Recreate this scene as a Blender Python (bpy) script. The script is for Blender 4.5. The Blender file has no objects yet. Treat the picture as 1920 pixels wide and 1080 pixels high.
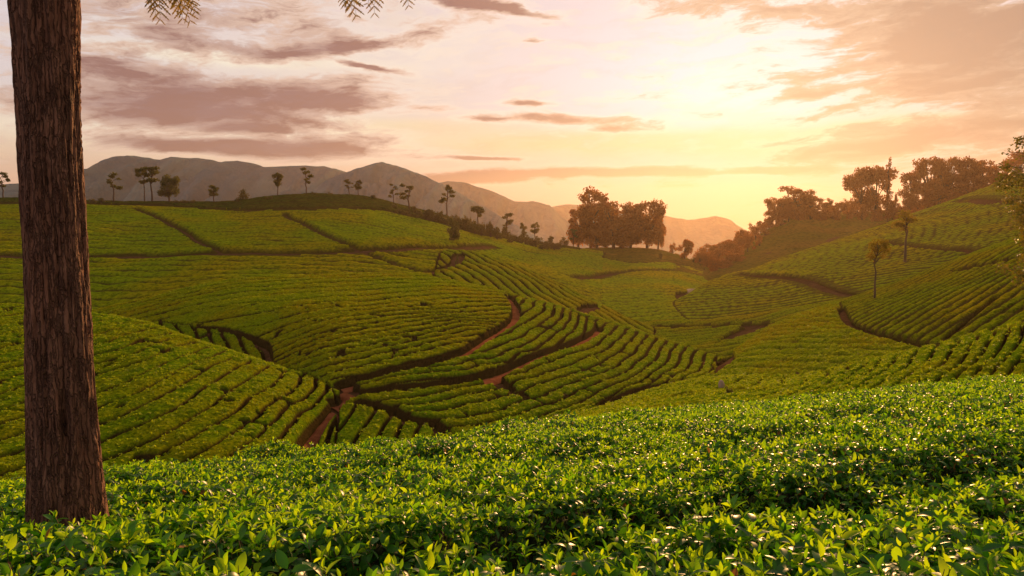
import bpy, math, random
import numpy as np
from mathutils import Vector, Matrix, Euler

S = bpy.context.scene
COL = S.collection
rng = np.random.default_rng(7)
random.seed(7)

# ------------------------------------------------------------------ camera
FPX, CX, CY = 1387.0, 960.0, 540.0          # focal length and centre in pixels of the 1920x1080 photograph
PITCH = math.radians(4.95)                  # the camera looks slightly down
cam = bpy.data.cameras.new('camera'); cam_o = bpy.data.objects.new('camera', cam); COL.objects.link(cam_o)
cam_o.location = (0, 0, 0); cam_o.rotation_euler = (math.radians(90) - PITCH, 0, 0)
cam.sensor_width = 36; cam.lens = 36 * FPX / 1920
cam.clip_start = 0.05; cam.clip_end = 20000
S.camera = cam_o

# ------------------------------------------------------------------ light
SUN_EL, SUN_AZ = 12.5, 17.0                 # degrees; azimuth to the right of the view direction
sl = bpy.data.lights.new('sun', 'SUN'); so = bpy.data.objects.new('sun', sl); COL.objects.link(so)
sl.energy = 5.0; sl.angle = math.radians(3.0); sl.color = (1.0, 0.52, 0.20)
so.rotation_euler = (math.radians(90 - SUN_EL), 0, math.radians(180 - SUN_AZ))
S.view_settings.view_transform = 'Standard'; S.view_settings.look = 'None'
S.view_settings.exposure = 0.4; S.view_settings.gamma = 1.0
S.view_settings.use_curve_mapping = False
S.cycles.use_denoising = True
S.cycles.max_bounces = 6; S.cycles.diffuse_bounces = 3; S.cycles.transmission_bounces = 4
S.cycles.transparent_max_bounces = 6; S.cycles.volume_bounces = 0; S.cycles.sample_clamp_indirect = 4.0

# ------------------------------------------------------------------ node helper
class NT:
    def __init__(s, tree): s.t = tree; s.n = tree.nodes; s.l = tree.links
    def node(s, kind, **kw):
        n = s.n.new(kind)
        for k, v in kw.items(): setattr(n, k, v)
        return n
    def put(s, inp, v):
        if isinstance(v, bpy.types.NodeSocket): s.l.new(v, inp)
        else:
            if hasattr(inp, 'default_value'):
                try: inp.default_value = v
                except Exception: inp.default_value = tuple(v) + (1.0,)
    def m(s, op, a, b=None, c=None, clamp=False):
        n = s.node('ShaderNodeMath', operation=op); n.use_clamp = clamp
        s.put(n.inputs[0], a)
        if b is not None: s.put(n.inputs[1], b)
        if c is not None: s.put(n.inputs[2], c)
        return n.outputs[0]
    def mix(s, f, a, b, mode='MIX'):
        n = s.node('ShaderNodeMix', data_type='RGBA', blend_type=mode); n.clamp_factor = True
        s.put(n.inputs[0], f); s.put(n.inputs[6], a); s.put(n.inputs[7], b)
        return n.outputs[2]
    def noise(s, vec, scale, detail=4, rough=0.55, dist=0.0):
        n = s.node('ShaderNodeTexNoise'); s.put(n.inputs['Vector'], vec)
        n.inputs['Scale'].default_value = scale; n.inputs['Detail'].default_value = detail
        n.inputs['Roughness'].default_value = rough; n.inputs['Distortion'].default_value = dist
        return n
    def xyz(s, x, y, z):
        n = s.node('ShaderNodeCombineXYZ'); s.put(n.inputs[0], x); s.put(n.inputs[1], y); s.put(n.inputs[2], z); return n.outputs[0]
    def ss(s, v, a, b):                      # smoothstep
        n = s.node('ShaderNodeMapRange', interpolation_type='SMOOTHSTEP'); s.put(n.inputs[0], v)
        n.inputs[1].default_value = a; n.inputs[2].default_value = b
        n.inputs[3].default_value = 0; n.inputs[4].default_value = 1
        return n.outputs[0]

def srgb(r, g, b):
    f = lambda c: ((c/255 + 0.055)/1.055)**2.4 if c > 10 else c/255/12.92
    return (f(r), f(g), f(b), 1.0)

# ------------------------------------------------------------------ sky
world = bpy.data.worlds.new('World'); S.world = world; world.use_nodes = True
def build_world():
    N = NT(world.node_tree); N.n.clear()
    tc = N.node('ShaderNodeTexCoord'); sep = N.node('ShaderNodeSeparateXYZ'); N.l.new(tc.outputs['Generated'], sep.inputs[0])
    x, y, z = sep.outputs
    az = N.m('MULTIPLY', N.m('ARCTAN2', x, y), 57.29578)        # degrees right of the view direction
    el = N.m('MULTIPLY', N.m('ARCSINE', z), 57.29578)
    # wispy warp of the coordinates
    sc = N.xyz(az, N.m('MULTIPLY', el, 3.0), 0.0)
    wn = N.noise(sc, 0.10, 5, 0.6)
    ws = N.node('ShaderNodeSeparateColor'); N.l.new(wn.outputs['Color'], ws.inputs[0])
    azw = N.m('ADD', az, N.m('MULTIPLY', N.m('SUBTRACT', ws.outputs[0], 0.5), 7.0))
    elw = N.m('ADD', el, N.m('MULTIPLY', N.m('SUBTRACT', ws.outputs[1], 0.5), N.m('MULTIPLY', N.m('MINIMUM', N.m('MAXIMUM', el, 2.0), 30.0), 0.20)))
    # tilted stretched noise for the cloud texture: streaks rising to the right at the left, level low down
    tx = N.xyz(N.m('ADD', azw, N.m('MULTIPLY', elw, 0.5)), N.m('SUBTRACT', N.m('MULTIPLY', elw, 4.2), N.m('MULTIPLY', azw, 0.35)), 3.0)
    n1 = N.noise(tx, 0.085, 7, 0.62, 0.5).outputs[0]
    n2 = N.noise(tx, 0.26, 8, 0.64, 0.15).outputs[0]
    def ang(u, v):
        X, yu = (u - CX)/FPX, -(v - CY)/FPX
        Y = math.cos(PITCH) + yu*math.sin(PITCH); Z = -math.sin(PITCH) + yu*math.cos(PITCH)
        return math.degrees(math.atan2(X, Y)), math.degrees(math.atan2(Z, math.hypot(X, Y)))
    def blob(u, v, ru, rv, amp, tilt=0.0, warp=True, p=1.0):
        a0, e0 = ang(u, v); k = 57.3/FPX
        da = N.m('SUBTRACT', azw if warp else az, a0); de = N.m('SUBTRACT', elw if warp else el, e0)
        if tilt: de = N.m('SUBTRACT', de, N.m('MULTIPLY', da, tilt))
        q = N.m('ADD', N.m('POWER', N.m('ABSOLUTE', N.m('DIVIDE', da, ru*k)), 2.0), N.m('POWER', N.m('ABSOLUTE', N.m('DIVIDE', de, rv*k)), 2.0))
        return N.m('MULTIPLY', N.m('EXPONENT', N.m('MULTIPLY', q, -p)), amp)
    def total(bl):
        r = bl[0]
        for b in bl[1:]: r = N.m('ADD', r, b)
        return r
    # clear sky behind the clouds
    g = N.node('ShaderNodeValToRGB'); e = g.color_ramp.elements
    N.l.new(N.m('DIVIDE', el, 45.0, clamp=True), g.inputs[0])
    stops = [(0.0, (206, 158, 136)), (0.045, (214, 170, 148)), (0.085, (226, 190, 162)), (0.13, (236, 212, 184)), (0.20, (224, 206, 196)), (0.38, (228, 208, 206)), (0.60, (222, 200, 186)), (1.0, (208, 188, 176))]
    e[0].position, e[0].color = stops[0][0], srgb(*stops[0][1]); e[1].position, e[1].color = stops[-1][0], srgb(*stops[-1][1])
    for p, c in stops[1:-1]: q = e.new(p); q.color = srgb(*c)
    base = g.outputs[0]
    # away from the sun the unseen sky is raised to a warm fill light
    away = N.ss(N.m('ABSOLUTE', N.m('SUBTRACT', az, 14.0)), 34.0, 130.0)
    base = N.mix(away, base, srgb(184, 168, 160))
    left = N.m('MULTIPLY', N.ss(az, -12.0, -34.0), N.ss(el, 4.0, 14.0))
    base = N.mix(N.m('MULTIPLY', left, 0.6), base, srgb(226, 216, 224))
    # the air itself shines under the sun (see the haze), so the sky behind it is duller there
    under = blob(1400, 385, 560, 120, 0.66, 0.0, False)
    cream = total([blob(430, 250, 330, 16, 1.3), blob(420, 106, 260, 12, 1.2), blob(230, 40, 90, 22, 0.5), blob(800, 100, 200, 40, 0.4), blob(640, 232, 160, 12, 0.7)])
    base = N.mix(N.m('MINIMUM', N.m('MULTIPLY', cream, N.m('ADD', 0.35, n2)), 0.9), base, srgb(250, 238, 214))
    glow = blob(1380, 160, 380, 165, 1.0, 0.0, False, 0.9)
    base = N.mix(N.m('MULTIPLY', glow, 0.95), base, srgb(206, 212, 232))
    yell = total([blob(1200, 266, 440, 26, 1.2), blob(1740, 232, 200, 12, 0.9), blob(700, 235, 220, 14, 0.5), blob(1640, 180, 70, 40, 0.5), blob(1500,285,200,20,0.5)])
    base = N.mix(N.m('MINIMUM', N.m('MULTIPLY', yell, N.m('ADD', 0.2, n2)), 0.7), base, srgb(224, 200, 128))
    base = N.mix(N.m('MULTIPLY', N.ss(n2, 0.42, 0.66), 0.30), base, srgb(198, 172, 160))
    # clouds: thresholded noise pushed up or down by where the banks stand
    up = total([
        blob(540, 168, 165, 34, 0.80, 0.0), blob(650, 190, 110, 16, 0.70, -0.05), blob(260, 185, 190, 45, 0.70), blob(420, 215, 200, 16, 0.45), blob(230, 110, 110, 26, 0.45),
        blob(460, 42, 330, 30, 0.42, 0.05), blob(690, 80, 170, 15, 0.75, 0.16), blob(420, 88, 150, 12, 0.45), blob(870, 12, 90, 14, 0.75, -0.12), blob(975, 24, 50, 6, 0.5), blob(300, 60, 120, 16, 0.3),
        blob(570, 282, 160, 19, 1.0), blob(340, 275, 150, 13, 0.85), blob(450, 240, 75, 8, 0.55), blob(730, 262, 60, 12, 0.45),
        blob(990, 192, 50, 7, 0.70), blob(1080, 222, 130, 11, 0.62, -0.05), blob(910, 228, 60, 7, 0.55), blob(1150, 240, 60, 7, 0.5), blob(700, 124, 50, 6, 0.80, -0.12),
        blob(900, 296, 85, 5, 0.95), blob(1050, 322, 240, 11, 0.80, 0.03), blob(860, 336, 150, 9, 0.55), blob(1440, 319, 65, 7, 0.7), blob(1270, 326, 100, 7, 0.6), blob(1240, 350, 200, 8, 0.3),
        blob(1840, 100, 250, 130, 0.78), blob(1680, 50, 170, 70, 0.42), blob(1760, 150, 260, 160, 0.35), blob(1700, 265, 200, 16, 0.75, 0.12), blob(1555, 172, 55, 8, 0.6, 0.15), blob(1250, 2, 120, 12, 0.6), blob(1480, 20, 130, 14, 0.6, -0.05), blob(1590, 320, 90, 10, 0.4),
    ])
    inframe = N.m('MULTIPLY', N.ss(N.m('ABSOLUTE', az), 46.0, 32.0), N.ss(el, 26.0, 18.0))
    small = total([blob(985, 191, 55, 6, 1.0), blob(1075, 222, 110, 9, 1.0, -0.05), blob(905, 226, 60, 6, 0.9), blob(1150, 242, 60, 6, 0.8), blob(700, 124, 50, 5, 0.9, -0.12),
        blob(900, 296, 85, 4, 1.0), blob(1050, 325, 230, 9, 1.0, 0.03), blob(860, 340, 120, 7, 0.8), blob(1440, 319, 65, 6, 1.0), blob(1270, 326, 100, 6, 1.0), blob(1000, 85, 16, 4, 0.9), blob(930, 16, 80, 9, 0.7, -0.12)])
    up = N.m('ADD', up, N.m('MULTIPLY', small, 0.7))
    bias = N.m('ADD', N.m('SUBTRACT', N.m('ADD', up, N.m('MULTIPLY', N.ss(az, -6.0, -16.0), N.m('MULTIPLY', N.ss(el, 3.0, 6.0), 0.20))), N.m('MULTIPLY', inframe, 0.16)), N.m('MULTIPLY', glow, -0.18))
    dens = N.m('ADD', N.m('ADD', N.m('MULTIPLY', N.m('SUBTRACT', n1, 0.5), 1.9), N.m('MULTIPLY', N.m('SUBTRACT', n2, 0.5), 2.1)), bias)
    cov = N.ss(dens, 0.06, 0.46)
    thick = N.ss(dens, 0.22, 0.95)
    # the bank's colour: tan lit edge, mauve brown core; more golden towards the sun
    right = N.ss(az, -6.0, 20.0)
    lowc = N.ss(el, 7.0, 2.0)
    edge = N.mix(right, srgb(236, 204, 182), srgb(192, 162, 136))
    core = N.mix(right, srgb(146, 100, 90), srgb(164, 130, 108))
    core = N.mix(N.m('MULTIPLY', lowc, 0.6), core, srgb(124, 94, 90))
    c = N.mix(thick, edge, core)
    c = N.mix(N.m('MULTIPLY', N.ss(n2, 0.60, 0.36), N.m('MULTIPLY', N.ss(az, -2.0, -20.0), 0.55)), c, srgb(150, 112, 112))
    c = N.mix(N.m('MULTIPLY', away, 0.8), c, srgb(165, 155, 168))
    cov = N.m('MULTIPLY', cov, N.m('SUBTRACT', 1.0, N.m('MULTIPLY', away, 0.3)))
    col = N.mix(N.m('MULTIPLY', cov, 0.97), base, c)
    # bright silver lining where a bank thins out towards the sun
    rim = N.m('MULTIPLY', N.m('MULTIPLY', N.ss(dens, -0.30, 0.10), N.ss(dens, 0.36, 0.10)), N.ss(N.m('ABSOLUTE', N.m('SUBTRACT', az, 4.0)), 34.0, 8.0))
    col = N.mix(N.m('MULTIPLY', rim, N.m('MULTIPLY', N.ss(el, 2.5, 6.0), 0.40)), col, srgb(250, 236, 214))
    col = N.mix(under, col, srgb(96, 88, 104))
    below = N.ss(el, 0.0, -6.0)
    col = N.mix(below, col, srgb(120, 100, 70))
    sky = N.node('ShaderNodeTexSky', sky_type='NISHITA'); sky.sun_disc = False
    sky.sun_elevation = math.radians(SUN_EL); sky.sun_rotation = math.radians(SUN_AZ)
    b1 = N.node('ShaderNodeBackground'); N.l.new(sky.outputs[0], b1.inputs[0]); b1.inputs[1].default_value = 0.05
    b2 = N.node('ShaderNodeBackground'); N.l.new(col, b2.inputs[0]); b2.inputs[1].default_value = SKY_STRENGTH
    mx = N.node('ShaderNodeMixShader'); mx.inputs[0].default_value = 0.88
    N.l.new(b1.outputs[0], mx.inputs[1]); N.l.new(b2.outputs[0], mx.inputs[2])
    out = N.node('ShaderNodeOutputWorld'); N.l.new(mx.outputs[0], out.inputs[0])
SKY_STRENGTH = 0.80
build_world()

# ------------------------------------------------------------------ object helpers
def link(o, parent=None):
    COL.objects.link(o)
    if parent is not None: o.parent = parent
    return o
def mesh_np(name, V, F, mats=(), smooth=True, fm=None):
    """V (n,3), F (m,k) equal-sized faces"""
    V = np.asarray(V, np.float32); F = np.asarray(F, np.int32); m, k = F.shape
    me = bpy.data.meshes.new(name)
    me.vertices.add(len(V)); me.vertices.foreach_set('co', V.ravel())
    me.loops.add(m*k); me.loops.foreach_set('vertex_index', F.ravel())
    me.polygons.add(m); me.polygons.foreach_set('loop_start', np.arange(0, m*k, k, dtype=np.int32))
    if smooth: me.polygons.foreach_set('use_smooth', np.ones(m, bool))
    for mt in mats: me.materials.append(mt)
    if fm is not None: me.polygons.foreach_set('material_index', np.asarray(fm, np.int32))
    me.update(calc_edges=True)
    return me
def add_top(me, val):
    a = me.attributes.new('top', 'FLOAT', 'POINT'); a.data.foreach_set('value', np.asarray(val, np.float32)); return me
def obj(name, me, parent=None, loc=(0, 0, 0)):
    o = bpy.data.objects.new(name, me); o.location = loc
    return link(o, parent)
def empty(name, loc, label=None, cat=None, group=None):
    o = bpy.data.objects.new(name, None); o.location = loc; o.empty_display_size = 0.2
    link(o); tag(o, label, cat, group); return o
def tag(o, label=None, cat=None, group=None, kind=None):
    if label: o['label'] = label
    if cat: o['category'] = cat
    if group: o['group'] = group
    if kind: o['kind'] = kind
    return o

# ------------------------------------------------------------------ numpy noise
def _h(ix, iy, seed):
    n = (ix.astype(np.int64)*374761393 + iy.astype(np.int64)*668265263 + seed*1442695041) & 0xffffffff
    n = ((n ^ (n >> 13))*1274126177) & 0xffffffff
    return ((n ^ (n >> 16)) & 0xffffff)/16777215.0
def vnoise(x, y, seed=0):
    ix, iy = np.floor(x), np.floor(y); fx, fy = x-ix, y-iy
    fx = fx*fx*(3-2*fx); fy = fy*fy*(3-2*fy)
    a, b = _h(ix, iy, seed), _h(ix+1, iy, seed); c, d = _h(ix, iy+1, seed), _h(ix+1, iy+1, seed)
    return (a*(1-fx)+b*fx)*(1-fy) + (c*(1-fx)+d*fx)*fy
def fbm(x, y, o=4, seed=0):
    r = 0; a = 0.5; t = 0
    for i in range(o):
        r = r + a*vnoise(x, y, seed+i); t += a; x, y, a = x*2.03+7.1, y*2.03+3.7, a*0.5
    return r/t

# ------------------------------------------------------------------ materials
def mat(name):
    m = bpy.data.materials.new(name); m.use_nodes = True; N = NT(m.node_tree); N.n.clear(); return m, N
def finish(N, shader): o = N.node('ShaderNodeOutputMaterial'); N.l.new(shader, o.inputs[0])
def principled(N, col, rough=0.8, spec=0.3, normal=None, **kw):
    p = N.node('ShaderNodeBsdfPrincipled'); N.put(p.inputs['Base Color'], col); N.put(p.inputs['Roughness'], rough)
    p.inputs['Specular IOR Level'].default_value = spec
    for k, v in kw.items(): N.put(p.inputs[k.replace('_', ' ')], v)
    if normal is not None: N.l.new(normal, p.inputs['Normal'])
    return p.outputs[0]
def bump(N, h, dist, strength=1.0):
    b = N.node('ShaderNodeBump'); N.put(b.inputs['Height'], h); b.inputs['Distance'].default_value = dist; b.inputs['Strength'].default_value = strength
    return b.outputs[0]

def tea_canopy(name, c1, c2, c3, fine=7.0, big=0.22, bumpd=0.10):
    m, N = mat(name); tc = N.node('ShaderNodeTexCoord').outputs['Object']
    a = N.noise(tc, fine, 4, 0.65).outputs[0]; b = N.noise(tc, big, 3, 0.5).outputs[0]; d = N.noise(tc, 1.1, 3, 0.6).outputs[0]
    col = N.mix(N.ss(b, 0.38, 0.66), c1, c2)
    col = N.mix(N.m('MULTIPLY', N.ss(d, 0.45, 0.75), 0.6), col, c3)
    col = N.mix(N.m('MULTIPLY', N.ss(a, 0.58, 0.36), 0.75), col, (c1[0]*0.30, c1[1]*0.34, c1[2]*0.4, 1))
    vo = N.node('ShaderNodeTexVoronoi'); N.put(vo.inputs['Vector'], tc); vo.inputs['Scale'].default_value = fine*0.8
    h = N.m('ADD', N.m('MULTIPLY', a, 1.0), N.m('MULTIPLY', vo.outputs['Distance'], -0.6))
    nm = bump(N, h, bumpd, 1.0)
    at = N.node('ShaderNodeAttribute', attribute_name='top')          # leafy plucked top; flanks twig brown, with furrow shade put into the colour
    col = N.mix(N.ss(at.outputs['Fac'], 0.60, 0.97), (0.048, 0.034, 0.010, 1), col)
    df = N.node('ShaderNodeBsdfDiffuse'); N.put(df.inputs[0], col); N.l.new(nm, df.inputs['Normal']); p = df.outputs[0]
    tr = N.node('ShaderNodeBsdfTranslucent'); N.put(tr.inputs[0], N.mix(1.0, col, (1.6, 1.5, 0.6, 1), 'MULTIPLY')); N.l.new(nm, tr.inputs['Normal'])
    mx = N.node('ShaderNodeMixShader'); mx.inputs[0].default_value = 0.2; N.l.new(p, mx.inputs[1]); N.l.new(tr.outputs[0], mx.inputs[2])
    finish(N, mx.outputs[0]); return m
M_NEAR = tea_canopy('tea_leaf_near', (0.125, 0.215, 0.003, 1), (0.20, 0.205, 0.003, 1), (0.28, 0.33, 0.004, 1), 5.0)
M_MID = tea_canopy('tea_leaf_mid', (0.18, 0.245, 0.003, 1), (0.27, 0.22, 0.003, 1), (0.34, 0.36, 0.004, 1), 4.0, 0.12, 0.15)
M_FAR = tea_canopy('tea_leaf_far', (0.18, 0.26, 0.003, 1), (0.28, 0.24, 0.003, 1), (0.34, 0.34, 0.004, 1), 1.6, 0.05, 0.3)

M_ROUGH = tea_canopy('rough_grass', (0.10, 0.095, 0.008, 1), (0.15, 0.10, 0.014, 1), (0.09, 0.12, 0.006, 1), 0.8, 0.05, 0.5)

def soil_mat(name, c1, c2):
    m, N = mat(name); tc = N.node('ShaderNodeTexCoord').outputs['Object']
    a = N.noise(tc, 1.3, 6, 0.65).outputs[0]; b = N.noise(tc, 14, 3, 0.6).outputs[0]
    col = N.mix(N.ss(a, 0.35, 0.65), c1, c2)
    finish(N, principled(N, col, 0.95, 0.0, bump(N, N.m('ADD', a, N.m('MULTIPLY', b, 0.3)), 0.15))); return m
M_SOIL = soil_mat('soil', (0.060, 0.034, 0.016, 1), (0.11, 0.055, 0.025, 1))
M_PATH = soil_mat('path_earth', (0.15, 0.048, 0.020, 1), (0.24, 0.085, 0.038, 1))
M_BANK = soil_mat('bank_earth', (0.045, 0.024, 0.012, 1), (0.085, 0.043, 0.022, 1))

def leaf_mat(name, c1, c2, trans=0.45, rough=0.38, spec=0.5, coat=0.0):
    m, N = mat(name); oi = N.node('ShaderNodeObjectInfo'); ge = N.node('ShaderNodeNewGeometry')
    r = N.m('FRACT', N.m('ADD', N.m('MULTIPLY', oi.outputs['Random'], 3.7), N.m('MULTIPLY', ge.outputs['Random Per Island'], 1.0)))
    col = N.mix(r, c1, c2)
    p = principled(N, col, rough, spec)
    tr = N.node('ShaderNodeBsdfTranslucent'); N.put(tr.inputs[0], N.mix(1.0, col, (1.9, 1.7, 0.6, 1), 'MULTIPLY'))
    mx = N.node('ShaderNodeMixShader'); mx.inputs[0].default_value = trans; N.l.new(p, mx.inputs[1]); N.l.new(tr.outputs[0], mx.inputs[2])
    finish(N, mx.outputs[0]); return m
M_YOUNG = leaf_mat('young_tea_leaf', (0.075, 0.24, 0.008, 1), (0.30, 0.46, 0.012, 1), 0.62, 0.5, 0.12)
M_OLD = leaf_mat('mature_tea_leaf', (0.010, 0.070, 0.006, 1), (0.045, 0.155, 0.008, 1), 0.35, 0.38, 0.2)
M_TUFT = leaf_mat('tea_tip_leaf', (0.09, 0.18, 0.004, 1), (0.25, 0.30, 0.006, 1), 0.45, 0.6, 0.1)
M_STEM = leaf_mat('tea_stem', (0.10, 0.07, 0.03, 1), (0.16, 0.10, 0.04, 1), 0.0, 0.7, 0.2)
M_TREE = leaf_mat('tree_leaf', (0.045, 0.055, 0.012, 1), (0.085, 0.085, 0.018, 1), 0.35, 0.6, 0.25)
M_TREEW = leaf_mat('hillside_tree_leaf', (0.12, 0.048, 0.018, 1), (0.22, 0.085, 0.028, 1), 0.5, 0.6, 0.25)  # orange haze glow over the hill is put into this leaf colour
M_LONE = leaf_mat('lone_tree_leaf', (0.10, 0.085, 0.014, 1), (0.20, 0.15, 0.02, 1), 0.55, 0.8, 0.0)
M_DEAD = leaf_mat('withered_tea_leaf', (0.20, 0.09, 0.03, 1), (0.30, 0.16, 0.06, 1), 0.3, 0.7, 0.1)
M_SCRUB = leaf_mat('scrub_leaf', (0.040, 0.050, 0.014, 1), (0.08, 0.07, 0.02, 1), 0.3, 0.6, 0.2)
M_EDGE = leaf_mat('roadside_tree_leaf', (0.06, 0.075, 0.010, 1), (0.14, 0.11, 0.015, 1), 0.45, 0.5, 0.3)
M_FERN = leaf_mat('feathery_leaf', (0.09, 0.075, 0.02, 1), (0.17, 0.12, 0.03, 1), 0.5, 0.5, 0.3)
def wood_mat(name, c1, c2, s=8):
    m, N = mat(name); tc = N.node('ShaderNodeTexCoord').outputs['Object']
    mp = N.node('ShaderNodeMapping'); N.l.new(tc, mp.inputs[0]); mp.inputs['Scale'].default_value = (1, 1, 0.14)
    a = N.noise(mp.outputs[0], s, 8, 0.7, 0.4).outputs[0]; b = N.noise(mp.outputs[0], s*5, 6, 0.7).outputs[0]
    col = N.mix(N.ss(a, 0.36, 0.66), c1, c2)
    big = N.noise(tc, 2.2, 3, 0.6).outputs[0]
    col = N.mix(N.m('MULTIPLY', N.ss(big, 0.5, 0.75), 0.6), col, (c2[0]*1.25, c2[1]*1.35, c2[2]*1.5, 1))
    col = N.mix(N.m('MULTIPLY', N.ss(b, 0.5, 0.36), 0.8), col, (c1[0]*0.35, c1[1]*0.35, c1[2]*0.4, 1))
    finish(N, principled(N, col, 0.85, 0.25, bump(N, N.m('ADD', a, N.m('MULTIPLY', b, 0.6)), 0.02, 1.0))); return m
def bark_mat():
    m, N = mat('bark'); tc = N.node('ShaderNodeTexCoord').outputs['Object']
    def mp(z): q = N.node('ShaderNodeMapping'); N.l.new(tc, q.inputs[0]); q.inputs['Scale'].default_value = (1, 1, z); return q.outputs[0]
    a = N.noise(mp(0.22), 26, 8, 0.72, 0.6).outputs[0]; fine = N.noise(mp(0.4), 95, 6, 0.75).outputs[0]; big = N.noise(mp(0.7), 3.5, 4, 0.6).outputs[0]
    vo = N.node('ShaderNodeTexVoronoi', feature='DISTANCE_TO_EDGE'); vo.inputs['Scale'].default_value = 46
    wv = N.node('ShaderNodeVectorMath', operation='ADD'); N.put(wv.inputs[0], mp(0.09)); nn = N.noise(tc, 9, 4, 0.6); sc = N.node('ShaderNodeVectorMath', operation='SCALE'); N.l.new(nn.outputs['Color'], sc.inputs[0]); sc.inputs['Scale'].default_value = 0.05
    N.l.new(sc.outputs[0], wv.inputs[1]); N.l.new(wv.outputs[0], vo.inputs['Vector']); crack = N.ss(vo.outputs['Distance'], 0.0, 0.16)
    col = N.mix(N.ss(a, 0.34, 0.66), (0.10, 0.042, 0.024, 1), (0.28, 0.135, 0.085, 1))
    col = N.mix(N.m('MULTIPLY', N.ss(big, 0.48, 0.70), 0.55), col, (0.27, 0.115, 0.065, 1))
    col = N.mix(N.m('MULTIPLY', N.ss(fine, 0.56, 0.72), 0.5), col, (0.26, 0.20, 0.155, 1))
    col = N.mix(N.m('MULTIPLY', N.m('SUBTRACT', 1.0, crack), 0.5), col, (0.022, 0.013, 0.009, 1))
    h = N.m('ADD', N.m('ADD', N.m('MULTIPLY', crack, 0.8), N.m('MULTIPLY', a, 0.8)), N.m('MULTIPLY', fine, 0.35))
    finish(N, principled(N, col, 0.85, 0.2, bump(N, h, 0.016, 1.0))); return m
M_BARK = bark_mat()
M_TRUNK = wood_mat('far_bark', (0.06, 0.04, 0.028, 1), (0.10, 0.07, 0.05, 1), 3)
def rock_mat():
    m, N = mat('mountain_slope'); tc = N.node('ShaderNodeTexCoord').outputs['Object']
    a = N.noise(tc, 0.012, 6, 0.6).outputs[0]; b = N.noise(tc, 0.08, 4, 0.6).outputs[0]
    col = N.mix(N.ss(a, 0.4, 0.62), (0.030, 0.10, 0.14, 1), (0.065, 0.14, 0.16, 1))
    finish(N, principled(N, col, 0.95, 0.0, bump(N, b, 6.0))); return m
M_MOUNT = rock_mat()
M_PLAIN = soil_mat('distant_ground', (0.06, 0.065, 0.03, 1), (0.09, 0.08, 0.04, 1))
def stone_mat():
    m, N = mat('stone'); tc = N.node('ShaderNodeTexCoord').outputs['Object']
    a = N.noise(tc, 3, 6, 0.65).outputs[0]
    finish(N, principled(N, N.mix(a, (0.16, 0.11, 0.07, 1), (0.42, 0.32, 0.22, 1)), 0.9, 0.2, bump(N, a, 0.1))); return m
M_STONE = stone_mat()

# ------------------------------------------------------------------ terrain from ridge lines
cp, sp = math.cos(PITCH), math.sin(PITCH)
def qw(u, v):
    """photograph pixel -> (X/Y, Z/Y) of its line of sight"""
    u = np.asarray(u, float); v = np.asarray(v, float)
    yu = -(v-CY)/FPX; Y = cp + yu*sp
    return ((u-CX)/FPX)/Y, (-sp + yu*cp)/Y
QG = np.linspace(-1.35, 1.35, 1351)
def curve(pts):
    """ridge or foot line: (u, v, Y) list -> Y(q), z(q) smooth on QG"""
    p = np.array(pts, float); q, w = qw(p[:, 0], p[:, 1]); o = np.argsort(q); q, w, Y = q[o], w[o], p[o, 2]
    Yq = np.interp(QG, q, Y); zq = np.interp(QG, q, w*Y)
    k = np.exp(-0.5*(np.arange(-24, 25)/7.0)**2); k /= k.sum()
    pad = lambda a: np.convolve(np.pad(a, 24, mode='edge'), k, 'valid')
    return pad(Yq), pad(zq)
class Layer:
    def __init__(s, name, crest, foot, p=1.3, back=0.35, rnd=0.06, nr=0.15):
        s.nr = nr
        s.name, s.p, s.back, s.rnd = name, p, back, rnd
        s.Yc, s.zc = curve(crest); s.Yf, s.zf = curve(foot)
    def z(s, q, Y):
        Yc, zc, Yf, zf = (np.interp(q, QG, a) for a in (s.Yc, s.zc, s.Yf, s.zf))
        t = (Yc-Y)/np.maximum(Yc-Yf, 0.5)
        tt = np.clip(t, 0, 1)
        front = zc + (zf-zc)*tt**s.p
        b = np.maximum(Y-Yc, 0); r = s.rnd*Yc
        backz = zc - s.back*(np.sqrt(b*b + r*r) - r)
        near = np.maximum(Yf-Y, 0)
        return np.where(t >= 0, front, backz) - s.nr*near
    def hit(s, u, v):
        """world point of this hill seen at a pixel of the photograph"""
        q, w = qw(u, v); out = []
        Ys = np.exp(np.linspace(math.log(1.2), math.log(480), 2600))
        for qq, ww in zip(np.atleast_1d(q), np.atleast_1d(w)):
            r = s.z(np.full_like(Ys, qq), Ys)/Ys
            k = np.nonzero(r >= ww)[0]
            if len(k) and k[0] > 0:
                i = k[0]; f = (ww-r[i-1])/(r[i]-r[i-1]); Y = Ys[i-1]+f*(Ys[i]-Ys[i-1])
            else: Y = Ys[np.argmax(r)]
            out.append((qq*Y, Y))
        return np.array(out)

LAY = {}
def L(name, *a, **k): LAY[name] = Layer(name, *a, **k)
L('F', [(-500, 960, 6.5), (0, 914, 7.5), (200, 892, 8.2), (560, 846, 9.6), (800, 822, 10.8), (1000, 797, 12.2), (1280, 767, 15), (1500, 747, 16), (1700, 727, 17), (1920, 706, 18), (2400, 660, 20)],
  [(-500, 1080, 2.3), (960, 1080, 2.35), (2400, 1080, 2.35)], p=1.0, back=0.85, rnd=0.05, nr=-0.3)
L('A', [(-600, 560, 75), (0, 572, 70), (170, 586, 65), (280, 606, 60), (350, 636, 56), (450, 668, 53), (530, 700, 50), (600, 722, 48), (640, 740, 46), (665, 830, 44), (900, 1000, 40), (2400, 1300, 40)],
  [(-600, 930, 26), (0, 930, 28), (200, 905, 30), (400, 880, 31), (545, 860, 33), (600, 960, 34), (900, 1150, 30), (2400, 1400, 30)], p=1.5, back=0.25)
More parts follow.
